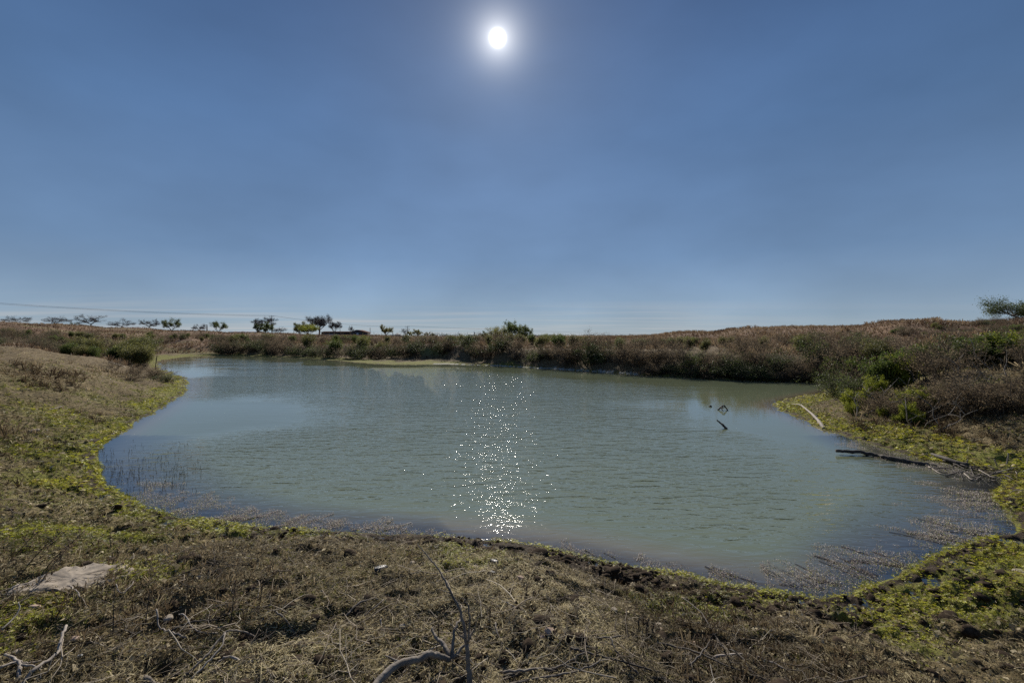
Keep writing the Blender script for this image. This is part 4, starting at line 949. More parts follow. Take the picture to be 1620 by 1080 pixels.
# short living grass
x, y, r = wedge(170000, 1.6, 26, -.2, 54)
z, s, gn, md = samp(x, y, 'z', 's', 'green', 'mud')
gp = sstep((fbm(x * 1.4, y * 1.4, 121, 4) - .44) / .14)
den = (s > .1) * np.clip(gp * .8 + gn * .5, 0, 1) * (1 - md)
ok = den > rng.random(len(x)); x, y, z, r = x[ok], y[ok], z[ok], r[ok]; n = len(x)
gr_m = leaf_mat('short_grass', [(.060, .072, .018), (.15, .175, .038), (.27, .28, .075), (.40, .35, .17)], .45, .55)
sz = rng.uniform(.02, .05, n) * np.clip(r / 5, .8, 2.6)
V, F, A = scatter(np.array(tuft_v) * (1, 1, 1), tuft_f, np.stack([x, y, z - .004], 1), rng.random(n) * 6.28, rng.normal(0, .25, n), rng.normal(0, .25, n), sz, rng.random(n))
obj('short_grass', mk_mesh('short_grass', V, F, gr_m, {'rnd': A}), kind='stuff', label='short thin green grass growing through the straw', category='grass')
# mud clods along the trodden edge
def clod_tpl(seed):
    import bmesh
    bm = bmesh.new(); bmesh.ops.create_icosphere(bm, subdivisions=2, radius=1); q = np.random.default_rng(seed)
    V = np.array([v.co[:] for v in bm.verts]); F = [tuple(v.index for v in f.verts) for f in bm.faces]; bm.free()
    V *= (1 + .45 * (fbm(V[:, 0] * 1.3 + seed, V[:, 1] * 1.3 + V[:, 2] * 1.7, seed, 3) - .5) * 2)[:, None] + q.normal(0, .07, (len(V), 1)); V[:, 2] *= .62
    return V, F
mud_m = rough_mat('wet_mud', (.016, .011, .007), (.042, .029, .019), (.085, .062, .042), 30, (1, 1, 1), .97, .6, .006, coord='Object')
mud_m.node_tree.nodes['Principled BSDF'].inputs['Specular IOR Level'].default_value = .1
VV, FF, off = [], [], 0
for q in range(4):
    v_, f_ = clod_tpl(q + 3)
    x, y, r = wedge(15000, 2.0, 13, -.2, 54); z, s, md = samp(x, y, 'z', 's', 'mud')
    w_ = np.exp(-((s - .36) / .32) ** 2) * (.3 + .7 * np.exp(-((x - .4) / 3.2) ** 2)) * (s > .01) + .05 * (s > .3) * (r < 8)
    w_ = w_ * sstep((fbm(x * 2, y * 2, 131, 3) - .30) / .2)
    ok = w_ > rng.random(len(x)); x, y, z, s = x[ok], y[ok], z[ok], s[ok]; n = len(x)
    sz = rng.gamma(2.0, .006, n) + .004
    V, F, A = scatter(v_, f_, np.stack([x, y, z + sz * .15], 1), rng.random(n) * 6.28, rng.normal(0, .3, n), rng.normal(0, .3, n), np.stack([sz * rng.uniform(.8, 1.6, n), sz, sz], 1), rng.random(n))
    VV.append(V); FF.append(F + off); off += len(V)
obj('mud_clods', mk_mesh('mud_clods', np.concatenate(VV), np.concatenate(FF), mud_m, smooth=True), kind='stuff', label='dark crumbled mud clods along the trodden water edge', category='mud')

# floating weeds: plumes of stems and small leaves growing out from the shore
weed_m = leaf_mat('floating_weed_leaves', [(.20, .165, .15), (.38, .325, .295), (.58, .52, .47), (.30, .32, .08)], .5, .5, spec=.4)  # pale tones hold the backlit sheen of the leaves as colour
WP, WA, WS = [], [], []; stems = Geo(); random.seed(9)
def plume(px, py, ang, L, w, dens=1.0, green=0.0):
    x0, y0 = wp(px, py); k = int(330 * dens * L / .5); c, s_ = math.cos(ang), math.sin(ang)
    t = rng.random(k) ** .8; side = rng.normal(0, 1, k) * w * (1 - .75 * t) * .5
    cur = .25 * L * t * t * random.choice((-1, 1)) * .6
    x = x0 + c * t * L - s_ * (side + cur); y = y0 + s_ * t * L + c * (side + cur)
    WP.append(np.stack([x, y, .004 + rng.random(k) ** 2 * .03], 1)); WA.append(np.where(rng.random(k) < green, 1.0, rng.random(k) * .72)); WS.append(np.full(k, max(1.0, math.hypot(x0, y0) / 5)))
    tt = np.linspace(0, 1, 7); cu = .25 * L * tt * tt * .6
    for q in range(2):
        sd2 = random.gauss(0, w * .2) * (1 - .7 * tt)
        stems.tube(np.stack([x0 + c * tt * L - s_ * (sd2 + cu), y0 + s_ * tt * L + c * (sd2 + cu), .003 + .004 * np.sin(tt * 9)], 1), .0025, 3, random.random(), cap=False)
for (x0, x1, y0, y1, n_, a0, a1, l0, l1, w) in (
    (250, 480, 818, 836, 16, 0, 60, .15, .45, .10), (480, 690, 838, 844, 12, 10, 70, .12, .38, .10), (880, 1050, 870, 900, 7, 50, 130, .10, .26, .07),
    (1100, 1330, 916, 936, 12, 60, 150, .12, .42, .08), (1320, 1460, 930, 895, 12, 90, 160, .2, .6, .10), (1450, 1600, 890, 850, 10, 100, 170, .3, .7, .10), (1570, 1600, 775, 835, 7, 140, 190, .3, .7, .10)):
    for q in range(n_):
        f = random.random(); plume(x0 + (x1 - x0) * f, y0 + (y1 - y0) * f + random.uniform(-8, 3), R(random.uniform(a0, a1)), random.uniform(l0, l1), w * random.uniform(.6, 1.5), .75, .12)
# and ragged mats between the plumes, thinning outwards
ca = np.random.default_rng(44); cx_ = ca.uniform(-7.5, 8.5, 1000000); cy_ = ca.uniform(3.6, 9.5, 1000000); ang_ = np.degrees(np.arctan2(cx_, cy_)); cs_ = sdist(cx_[:1], cy_[:1])
mm = (samp(cx_, cy_, 's')[0] < 0); cx_, cy_ = cx_[mm], cy_[mm]; cs_ = -samp(cx_, cy_, 's')[0]; pxx = 810 + FPX * cx_ / cy_
Bw = np.interp(pxx, WBX, WBY)
gapn = fbm(cx_ * 2.6 + cy_ * 1.2, cy_ * 3.4, 141, 4) + .7 * (fbm(cx_ * 11, cy_ * 11, 143, 3) - .5)
dn_ = sstep((Bw * (.25 + 1.5 * (gapn - .2)) - cs_) / (.18 * Bw + .02)) * sstep((gapn - .44) / .12) * .8 * np.clip(.35 + .65 * sstep((cy_ - 3) / 1), 0, 1)
kk = (dn_ > ca.random(len(cx_))) & ((cy_ < 6.8) | (cx_ > 0)); cx_, cy_, gapn, cs_, pxx = cx_[kk], cy_[kk], gapn[kk], cs_[kk], pxx[kk]; k = len(cx_)
WP.append(np.stack([cx_, cy_, .003 + ca.random(k) ** 2 * .022], 1)); WA.append(np.where(ca.random(k) < .10 + .5 * np.exp(-cs_ / .2) * ((pxx > 1150) | (pxx < 480)), 1.0, ca.random(k) * .72)); WS.append(np.full(k, 1.1))
WP, WA, WS = np.concatenate(WP), np.concatenate(WA), np.concatenate(WS)
ok = sdist(WP[:, 0], WP[:, 1]) < .05; WP, WA, WS = WP[ok], WA[ok], WS[ok]; n = len(WP)
V, F, A = scatter(*LEAF, WP, rng.random(n) * 6.28, rng.normal(.35, .5, n), rng.normal(0, .6, n), rng.uniform(.007, .015, n) * WS ** .8, WA)
sV = np.concatenate(stems.V); sQ = np.concatenate(stems.Q)
obj('floating_weeds', mk_mesh('floating_weeds', np.concatenate([V, sV]), np.concatenate([F, sQ + len(V)]), weed_m, {'rnd': np.concatenate([A, np.full(len(sV), .2)])}), kind='stuff', label='pinkish grey water weeds floating in plumes along the near shore', category='water weeds')
# upright dead stalks in the shallows on the left
g = Geo(); SP, SA = [], []
for q in range(560):
    t = random.random(); px = 150 + 160 * t ** 1.3 + random.gauss(0, 10); py = random.gauss(748, 22) if t > .25 else random.uniform(680, 790)
    x, y = wp(px, py); sd1 = sdist(np.array([x]), np.array([y]))[0]
    if sd1 > .02 or sd1 < -1.9 or random.random() < .3: continue
    h = random.uniform(.015, .06); lx, ly = random.gauss(0, .25) * h, random.gauss(0, .2) * h
    g.tube([(x, y, -.02), (x + lx * .4, y + ly * .4, h * .6), (x + lx, y + ly, h)], [.003, .002, .0015], 3, random.random() * .6, cap=False)
    for u in range(random.randint(1, 4)):
        f = random.uniform(.4, 1); SP.append((x + lx * f, y + ly * f, h * f)); SA.append(random.random())
SP = np.array(SP); n = len(SP)
V, F, A = scatter(*LEAF, SP, rng.random(n) * 6.28, rng.normal(.4, .4, n), rng.normal(0, .5, n), rng.uniform(.010, .024, n), np.array(SA) * .6)
sV = np.concatenate(g.V); sQ = np.concatenate(g.Q)
obj('water_stalks', mk_mesh('water_stalks', np.concatenate([V, sV]), np.concatenate([F, sQ + len(V)]), leaf_mat('water_stalk', [(.020, .020, .012), (.055, .055, .025), (.12, .12, .05)], .2), {'rnd': np.concatenate([A, np.concatenate(g.A)])}), kind='stuff', label='thin dark stalks standing in the shallows on the left', category='water plants')

# ------------------------------------------------------------------ slab, stones, wood
conc = rough_mat('weathered_concrete', (.13, .105, .08), (.27, .225, .175), (.40, .34, .27), 5, (1, 1, 1), .95, .8, .012, 10)
stone_m = rough_mat('field_stone', (.20, .16, .12), (.36, .305, .24), (.52, .455, .37), 6, (1, 1, 1), .9, .6, .01)
pink_m = rough_mat('pinkish_stone', (.26, .18, .13), (.40, .29, .22), (.52, .41, .33), 6, (1, 1, 1), .9, .6, .01)
char_m = rough_mat('charred_wood', (.010, .010, .012), (.022, .022, .026), (.055, .055, .065), 14, (1, 1, 1), .45, .8, .01)
plas_m = rough_mat('pale_scrap', (.40, .42, .45), (.55, .57, .6), None, 8, (1, 1, 1), .35, .3, .004)
def slab(px_poly, ztop, thick, name, label, cat, mat, seed, rough=.012):
    P = np.array([wp(a, b, ztop) for a, b in px_poly]); c = P.mean(0)
    q = np.random.default_rng(seed)
    # ragged outline, rings towards the middle, a skirt below
    D = []
    for a, b in zip(P, np.roll(P, -1, 0)):
        m_ = max(3, int(np.linalg.norm(b - a) / .012))
        for t in np.linspace(0, 1, m_ + 1)[:-1]: D.append(a + (b - a) * t)
    D = np.array(D); n = len(D); V = []
    rings = [(1.0, -thick), (1.0, -thick * .5), (1.0, -.022), (.985, -.004), (.96, 0), (.92, 0), (.86, 0), (.78, 0), (.69, 0), (.59, 0), (.49, 0), (.39, 0), (.29, 0), (.19, 0), (.09, 0)]
    for k_, dz in rings:
        xy = c + (D - c) * k_
        e_ = (D - c) / np.linalg.norm(D - c, axis=1)[:, None]
        if k_ > .95: xy = xy + e_ * ((fbm(D[:, 0] * 14 + dz * 30, D[:, 1] * 14, seed, 4) - .5) * 3 * rough)[:, None]
        zz = ztop + dz + (fbm(xy[:, 0] * 3, xy[:, 1] * 3, seed, 5, .6) - .5) * .035 + (fbm(xy[:, 0] * 22, xy[:, 1] * 22, seed + 9, 4, .6) - .5) * .022
        crack = np.abs(fbm(xy[:, 0] * 3.2 + 4, xy[:, 1] * 3.2, seed + 5, 3) - .5); zz -= .03 * np.clip(1 - crack / .018, 0, 1); zz += np.clip(c[0] - xy[:, 0], -.2, 1) * .09
        V += [tuple(q_) for q_ in np.column_stack([xy, zz])]
    V.append((c[0], c[1], ztop + .006)); V = np.array(V); V[:, :2] -= c; 
    Q = [(r * n + i, r * n + (i + 1) % n, (r + 1) * n + (i + 1) % n, (r + 1) * n + i) for r in range(len(rings) - 1) for i in range(n)]
    T = [((len(rings) - 1) * n + i, (len(rings) - 1) * n + (i + 1) % n, len(V) - 1) for i in range(n)]
    o = obj(name, mk_mesh(name, V, [np.array(Q), np.array(T)], mat)); o.location = (c[0], c[1], 0); o['label'] = label; o['category'] = cat
    return o
SLZ = max(tz(*ray_ground(110, 912)), tz(*ray_ground(40, 925)), tz(*ray_ground(180, 900)), tz(*ray_ground(90, 930))) + .03
slab([(213, 892), (196, 888), (172, 893), (150, 890), (128, 897), (105, 899), (84, 909), (60, 913), (42, 924), (25, 927), (4, 940), (20, 944), (41, 938), (62, 939), (82, 932), (100, 935), (118, 926), (135, 928), (150, 919), (172, 920), (190, 909), (205, 907)], SLZ, .2, 'concrete_slab', 'long broken slab of pale concrete half sunk in the left foreground', 'slab', conc, 5)
def rock(px, py, wpx, label, mat=stone_m, seed=0, flat=.55, asp=1.0, rz=0.0, name='stone', cat='stone', group='loose stones on the near bank', sink=.25):
    x, y = ray_ground(px, py); d = y; rr = wpx / 2 * d / FPX
    import bmesh
    bm = bmesh.new(); bmesh.ops.create_icosphere(bm, subdivisions=3, radius=1)
    V = np.array([v.co[:] for v in bm.verts]); F = [tuple(v.index for v in f.verts) for f in bm.faces]; bm.free()
    q = np.random.default_rng(seed)
    for i in range(9):                                          # chip flat facets off
        nrm = q.normal(0, 1, 3); nrm /= np.linalg.norm(nrm); h = q.uniform(.6, .85); dd = V @ nrm; m_ = dd > h; V[m_] -= ((dd[m_] - h) * .85)[:, None] * nrm
    V *= (1 + .10 * (fbm(V[:, 0] * 4 + seed, V[:, 1] * 4 + V[:, 2] * 3, seed, 4) - .5) * 2)[:, None]
    V = V * (rr, rr * asp, rr * flat)
    o = obj(name, mk_mesh(name, V, np.array(F), mat, smooth=False)); o.location = (x, y, tz(x, y) + rr * flat * (1 - 2 * sink)); o.rotation_euler = (q.normal(0, .1), q.normal(0, .1), rz)
    o['label'] = label; o['category'] = cat
    if group: o['group'] = group
    return o
rock(56, 966, 18, 'small squared chunk of pink concrete below the long slab', pink_m, 3, .5, .6, .2, 'concrete_chunk', 'chunk')
rock(264, 972, 17, 'brown rounded stone near the crossed twigs on the left', stone_m, 4, .7)
rock(272, 984, 14, 'flat pale stone just below the brown rounded one on the left', pink_m, 5, .35, .8)
rock(26, 1032, 15, 'pale stone close to the left edge above the forked twig', stone_m, 6, .5)
rock(117, 1012, 15, 'pinkish stone in the green patch at lower left', pink_m, 7, .6)
rock(127, 1041, 9, 'small whitish stone left of the long curved twig', plas_m, 8, .6)
rock(316, 915, 9, 'small whitish stone on the mud right of the slab', stone_m, 9, .7)
rock(98, 868, 9, 'small pale stone above the concrete slab', pink_m, 10, .5)
rock(8, 838, 14, 'grey stone at the left edge above the slab', stone_m, 11, .4)
rock(56, 684, 16, 'grey stone lying alone on the left bank', stone_m, 12, .4)
rock(652, 884, 11, 'small rounded stone near the muddy edge, left of the black wood', stone_m, 13, .5)
rock(752, 890, 11, 'round tan stone left of the two black lumps', stone_m, 14, .6)
rock(823, 914, 14, 'tan stone right of the two black lumps', pink_m, 15, .5)
rock(922, 938, 12, 'pale rounded stone above the green patch in the middle', stone_m, 16, .6)
rock(972, 966, 13, 'tan stone in the grass of the middle foreground', stone_m, 17, .5)
rock(870, 1006, 18, 'largest tan stone in the middle foreground', pink_m, 18, .6, .8)
rock(857, 1010, 11, 'small tan stone touching the largest one', pink_m, 19, .5)
rock(1042, 990, 13, 'whitish stone among the dark stubs', stone_m, 20, .6)
rock(1044, 998, 11, 'orange tan stone just below the whitish one', pink_m, 21, .5)
rock(1098, 1010, 18, 'flat tan stone right of the dark stubs', pink_m, 22, .35)
rock(637, 993, 12, 'small pale stone above the thick fallen branch', stone_m, 23, .5)
rock(1612, 903, 16, 'pale stone in the green carpet at the right edge', stone_m, 24, .8)
rock(1246, 1030, 7, 'small white pebble in the right foreground', stone_m, 25, .5)
rock(846, 988, 8, 'small pale scrap lying left of the largest tan stone', plas_m, 26, .5, .5, .7, 'plastic_scrap', 'litter', None)
rock(925, 991, 8, 'small pale scrap lying right of the largest tan stone', plas_m, 27, .4, .7, 0, 'plastic_scrap', 'litter', None)
rock(601, 903, 26, 'long piece of black charred wood on the dry mud', char_m, 28, .35, .5, .5, 'charred_wood', 'charred wood', 'black charred pieces', .15)
rock(782, 893, 16, 'upper one of two black charred lumps near the water', char_m, 29, .55, .8, 0, 'charred_wood', 'charred wood', 'black charred pieces', .2)
rock(778, 907, 13, 'lower one of two black charred lumps near the water', char_m, 30, .5, .8, .4, 'charred_wood', 'charred wood', 'black charred pieces', .2)

wood_grey = rough_mat('weathered_wood', (.075, .060, .048), (.155, .130, .105), (.26, .225, .185), 16, (1, 1, 1), .85, .7, .006)
wood_dark = rough_mat('dark_wet_wood', (.022, .017, .013), (.050, .039, .030), (.095, .078, .062), 14, (1, 1, 1), .8, .7, .006)
wood_pale = rough_mat('pale_dry_wood', (.16, .13, .105), (.28, .24, .20), (.42, .37, .32), 16, (1, 1, 1), .85, .5, .004)
def smoothline(P, k=5, wob=0.0):
    P = np.asarray(P, float); t = np.arange(len(P)); tt = np.linspace(0, len(P) - 1, (len(P) - 1) * k + 1); out = []
    for c in range(P.shape[1]):
        m_ = np.gradient(P[:, c]); i = np.minimum(tt.astype(int), len(P) - 2); f = tt - i
        h00 = 2*f**3 - 3*f**2 + 1; h10 = f**3 - 2*f**2 + f; h01 = -2*f**3 + 3*f**2; h11 = f**3 - f**2
        out.append(h00 * P[i, c] + h10 * m_[i] + h01 * P[i + 1, c] + h11 * m_[i + 1])
    out = np.stack(out, 1)
    if wob: out += rng.normal(0, wob, out.shape)
    return out
def on_ground(pxs, lift=.0):
    Q = []
    for p in pxs:
        h = lift + (p[2] if len(p) > 2 else 0); x, y = ray_ground(p[0], p[1], h); Q.append((x, y, tz(x, y) + h))
    return Q
def at_depth(pxs): return [((a - 810) / FPX * d, d, CAMZ - (b - HY) / FPX * d) for a, b, d in pxs]
def stick(P, r0, r1, label, mat=wood_grey, name='dead_branch', cat='branch', group='fallen branches on the banks', side=(), k=6, wob=.002):
    L = smoothline(P, 5, wob); o3 = L[0].copy(); g = Geo()
    rr = np.linspace(r0, r1, len(L)) * (1 + .06 * np.sin(np.arange(len(L)) * 1.1)) * rng.uniform(.95, 1.05, len(L))
    g.tube(L - o3, rr, k, .5)
    e = obj(name, g.mesh(name, mat, True)); e.location = o3; e['label'] = label; e['category'] = cat
    if group: e['group'] = group
    for Pn, ra, rb in side:
        L2 = smoothline(Pn, 5, wob); g = Geo(); g.tube(L2 - o3, np.linspace(ra, rb, len(L2)), 5, .5); obj('side_branch', g.mesh('side_branch', mat, True), e)
    return e
stick(on_ground([(556, 1122, .10), (600, 1073, .12), (632, 1048, .13), (660, 1030, .14), (678, 1026, .13), (693, 1032, .09), (712, 1041, .04)]), .018, .013, 'thick bent grey branch rising from the bottom edge to a broken stub', wood_grey, k=10,
      side=[(on_ground([(712, 1041, .04), (702, 1015, .08), (690, 1000, .10), (683, 985, .12)]), .015, .006), (on_ground([(716, 1041, .04), (717, 1010, .10), (722, 990, .13), (728, 968, .16), (730, 942, .20)]), .010, .003),
            (on_ground([(716, 1041, .04), (732, 1022, .07), (750, 998, .10)]), .010, .004), (on_ground([(660, 1028, .13), (640, 1034, .09), (610, 1034, .05)]), .008, .004)])
DB = ray_ground(746, 1105)[1]
def sap(pts): return at_depth([(a, b, DB * c) for a, b, c in pts])
stick(sap([(748, 1112, 1.0), (744, 1080, 1.01), (741, 1050, 1.02), (739, 1018, 1.03)]), .014, .009, 'thin standing sapling stem with long bare shoots at the bottom centre', wood_grey, 'dead_sapling', 'sapling', None, k=8,
      side=[(sap([(739, 1018, 1.03), (733, 985, 1.04), (726, 960, 1.05), (716, 943, 1.06), (704, 918, 1.08), (696, 903, 1.1), (684, 888, 1.12), (671, 872, 1.14), (660, 860, 1.16)]), .008, .002),
            (sap([(740, 1018, 1.03), (743, 985, 1.03), (742, 962, 1.03), (736, 950, 1.035), (729, 944, 1.04)]), .0055, .002), (sap([(738, 1012, 1.03), (722, 998, 1.02), (712, 985, 1.02)]), .004, .0015),
            (sap([(742, 1012, 1.03), (752, 990, 1.035), (758, 965, 1.04)]), .0035, .001), (sap([(713, 938, 1.07), (700, 933, 1.08), (690, 932, 1.09)]), .0025, .001)])
for pts_, r0, r1, mt, lab in (
    ([(795, 1059), (850, 1057), (900, 1054), (935, 1053), (985, 1058), (1050, 1066), (1110, 1074), (1165, 1086)], .010, .006, wood_dark, 'long straight dark branch lying across the bottom right of centre'),
    ([(790, 1052, .02), (830, 1053, .03), (870, 1049, .02), (905, 1040, .02), (925, 1032, .03)], .007, .003, wood_grey, 'grey stick crossing the left end of the long dark branch'),
    ([(800, 1068, .01), (850, 1072, .02), (900, 1060, .03), (938, 1050, .04), (950, 1040, .05)], .006, .003, wood_grey, 'crooked stick just under the long dark branch'),
    ([(1127, 1035, .03), (1160, 1036, .02), (1192, 1039, .01), (1212, 1046, .0), (1245, 1045, .01)], .008, .004, wood_pale, 'pale barkless stick lying at lower right'),
    ([(902, 1027, .02), (935, 1034, .02), (975, 1041, .03), (1030, 1052, .02), (1075, 1064, .0)], .006, .003, wood_dark, 'thin dark stick above the long dark branch'),
    ([(966, 1005, .06), (972, 1024, .03), (990, 1042, .02), (1012, 1062, .01), (1032, 1084, .0)], .004, .005, wood_grey, 'slanting thin stick crossing the long dark branch'),
    ([(1040, 1018, .01), (1090, 1030, .02), (1140, 1048, .03), (1190, 1066, .02), (1230, 1080, .0)], .005, .003, wood_dark, 'long thin dark stem slanting down to the right'),
    ([(1080, 948, .02), (1110, 972, .03), (1140, 1000, .04), (1170, 1040, .03), (1205, 1080, .0)], .004, .004, wood_dark, 'very long thin dark stem slanting from the mud to the bottom edge'),
    ([(1092, 1050, .02), (1110, 1030, .05), (1122, 1013, .07)], .005, .002, wood_grey, 'short stick leaning over the long thin dark stem'),
    ([(945, 1008, .02), (965, 1004, .02), (985, 999, .03)], .005, .003, wood_grey, 'short straight grey stick left of the dark stubs'),
    ([(790, 950, .01), (803, 956, .01), (817, 963, .01)], .006, .004, wood_pale, 'short pale stick in the grass right of the sapling'),
    ([(783, 985, .03), (788, 1005, .02), (800, 1018, .01), (822, 1033, .01), (850, 1042, .02)], .004, .003, wood_grey, 'curved thin stick below the short pale one'),
    ([(545, 962, .01), (565, 952, .02), (588, 948, .02), (606, 951, .01)], .006, .004, wood_grey, 'arched pale stick left of the broken stub'),
    ([(510, 990, .01), (545, 980, .01), (580, 966, .02), (608, 952, .02)], .006, .003, wood_grey, 'long grey stick under the arched pale one'),
    ([(630, 957, .02), (648, 966, .01), (670, 973, .01)], .004, .002, wood_grey, 'thin stick pointing right towards the sapling shoots'),
    ([(602, 976, .03), (603, 985, .01), (607, 995, .0)], .005, .003, wood_pale, 'very short pale stick above the thick fallen branch'),
    ([(436, 970, .03), (452, 982, .01), (468, 990, .01), (482, 998, .0)], .005, .003, wood_grey, 'forked grey stick in the left middle foreground'),
    ([(104, 988, .06), (97, 1010, .05), (90, 1030, .04), (70, 1050, .03), (50, 1068, .02), (34, 1086, .0)], .006, .008, wood_pale, 'long curved pale branch at the lower left'),
    ([(8, 1034, .03), (20, 1042, .02), (31, 1050, .02), (30, 1068, .01), (34, 1084, .0)], .006, .009, wood_pale, 'forked pale branch in the lower left corner'),
    ([(0, 1062, .02), (22, 1050, .02), (40, 1047, .02), (64, 1046, .01)], .006, .004, wood_pale, 'pale twig crossing the forked branch in the corner'),
    ([(34, 1055, .03), (55, 1059, .02), (72, 1068, .01)], .005, .003, wood_pale, 'short pale twig right of the forked branch in the corner'),
    ([(248, 960, .06), (252, 976, .03), (262, 982, .02), (274, 996, .02), (295, 1005, .01)], .004, .005, wood_pale, 'crooked pale twig beside the flat pale stone'),
    ([(283, 955, .08), (292, 970, .05), (302, 986, .03), (318, 995, .02), (345, 1000, .01)], .003, .004, wood_pale, 'thin pale twig arching above the crossed sticks'),
    ([(270, 996, .01), (300, 983, .02), (335, 978, .02), (357, 980, .01)], .005, .003, wood_dark, 'dark twig crossing behind the arching pale one'),
    ([(290, 1062, .01), (320, 1040, .03), (345, 1012, .05), (358, 998, .06), (380, 988, .06), (405, 992, .04)], .006, .004, wood_grey, 'long grey branch bending over to the right in the left foreground'),
    ([(300, 1072, .01), (328, 1046, .03), (350, 1022, .05), (356, 1000, .07)], .005, .003, wood_pale, 'straight pale stem beside the long grey branch'),
    ([(345, 1042, .01), (362, 1039, .02), (382, 1046, .01), (402, 1052, .01)], .007, .005, wood_pale, 'knobbly pale root right of the straight pale stem'),
    ([(230, 1068, .01), (256, 1072, .01), (282, 1073, .01)], .012, .009, wood_grey, 'short thick brown branch at the bottom left'),
    ([(108, 922, .03), (118, 930, .03), (124, 940, .02), (140, 960, .0)], .004, .003, wood_pale, 'thin pale twig leaning against the concrete slab'),
    ([(183, 925, .05), (194, 938, .02), (212, 920, .04)], .003, .003, wood_pale, 'bent twig right of the concrete slab'),
    ([(0, 1000, .02), (28, 975, .04), (30, 958, .08)], .004, .003, wood_pale, 'pale twig rising at the left edge below the slab'),
    ([(68, 648), (84, 645), (100, 641)], .018, .010, wood_pale, 'pale stick lying alone on the left bank slope'),
    ([(172, 572), (186, 577), (198, 580)], .035, .02, wood_pale, 'bleached branch on the crest of the left spit')):
    stick(on_ground([(p[0], p[1], (p[2] if len(p) > 2 else 0) + r0) for p in pts_]), r0, r1, lab, mt)
# the log in the water and the wood round it
def on_z(P): return [(*wp(a, b, c), c) for a, b, c in P]
stick(on_z([(1322, 712, .07), (1340, 713.5, .06), (1362, 715.5, .045), (1384, 719.5, .03), (1404, 724, .03), (1430, 728.5, .025), (1456, 733.5, .01), (1478, 738, -.02)]), .026, .045, 'long dark log lying half sunk in the water at the right', wood_dark, 'sunken_log', 'log', None, k=10, wob=.005)
stick(on_ground([(1250, 637, .01), (1266, 641, .05), (1280, 650, .08), (1291, 661, .07), (1299, 671, .03), (1305, 679, -.02)]), .016, .045, 'curved bleached branch sloping down the point into the water', wood_pale, k=8, wob=.006,
      side=[(on_ground([(1290, 661, .06), (1294, 656, .14)]), .02, .012)])
stick(at_depth([(1149.5, 678.5, 10.7), (1146, 674.5, 10.75), (1140, 669, 10.85), (1134, 664, 10.9)]), .035, .014, 'short dark stick poking out of the water', wood_dark, 'snag', 'stick', 'dark sticks poking out of the water', wob=.003)
stick(at_depth([(1136, 648.2, 13.4), (1140, 644.5, 13.4), (1145, 641, 13.4), (1148, 644.5, 13.4), (1151.5, 648.5, 13.4)]), .022, .016, 'bent dark branch making an arch over the water', wood_dark, 'snag', 'stick', 'dark sticks poking out of the water', wob=.003,
      side=[(at_depth([(1143, 642.5, 13.4), (1141.5, 646, 13.3), (1143.5, 649, 13.2)]), .018, .010), (at_depth([(1139, 645.5, 13.4), (1143, 645, 13.4), (1147, 643.5, 13.4)]), .014, .010)])
stick(at_depth([(1122.5, 643.5, 14.0), (1124, 641.8, 14.0), (1126, 643.5, 14.0)]), .03, .02, 'tiny black tip of wood just above the water', wood_dark, 'snag', 'stick', 'dark sticks poking out of the water', wob=.002)
stick(at_depth([(1446, 733, 7.75), (1449, 738.5, 7.68), (1456, 743, 7.6)]), .012, .006, 'small dark forked stick in the water below the log', wood_dark, 'snag', 'stick', 'dark sticks poking out of the water', side=[(at_depth([(1449, 738.5, 7.68), (1452, 734, 7.7)]), .008, .004)])
stick(at_depth([(1469, 754, 7.2), (1473, 756.5, 7.15), (1476, 753, 7.15)]), .010, .006, 'smallest dark twig in the water at the right', wood_dark, 'snag', 'stick', 'dark sticks poking out of the water')
stick(on_ground([(1474, 717, .02), (1492, 723, .06), (1512, 731, .05), (1532, 737, .02)]), .030, .045, 'straight dark log at the edge of the green flat, above the brush heap', wood_dark, 'fallen_log', 'log', None, k=8)
random.seed(31)
for i in range(34):
    px = random.uniform(1490, 1635); py = 736 + (px - 1480) / 145 * 20 + random.gauss(0, 6); a = random.gauss(0, .75); ln = random.uniform(8, 34)
    q = [(px - ln * math.cos(a), py - ln * .3 * math.sin(a) - random.uniform(0, 4), random.uniform(0, .06)), (px, py - random.uniform(0, 3), random.uniform(.02, .12)), (px + ln * math.cos(a), py + ln * .3 * math.sin(a), random.uniform(0, .12))]
    P3 = on_ground(q); P3 = [(a_, b_, max(c_, .01)) for a_, b_, c_ in P3]
    stick(P3, random.uniform(.005, .014), .003, 'dead branch, %s from the left in the brush heap at the right inlet' % 'X', wood_dark if i % 5 else wood_pale, group='branches of the brush heap')
heap = sorted([o for o in S.objects if 'X from' in o.get('label', '')  or ', X' in o.get('label', '')], key=lambda o: o.location.x / o.location.y)
for i, o in enumerate(heap): o['label'] = ('%s dead branch' % (ORD[i] if i < len(ORD) else ['thirty-first', 'thirty-second', 'thirty-third', 'thirty-fourth'][i - 30])) + ' from the left in the brush heap at the inlet'
for i, (px, py, hx, hp, lab) in enumerate(((1592, 738, 2, 22, 'short pale upright stub in the brush heap'), (1578, 735, -3, 10, 'tiny pale upright stub left of the taller one in the brush heap'), (1528, 735, 2, 8, 'pale bleached stub beside the straight dark log'))):
    x, y = ray_ground(px, py); z = tz(x, y); h = hp * y / FPX
    stick([(x, y, z - .02), (x + hx * y / FPX, y, z + h * .5), (x + hx * 1.6 * y / FPX, y, z + h)], .012, .008, lab, wood_pale)
random.seed(91); nb_ = 0
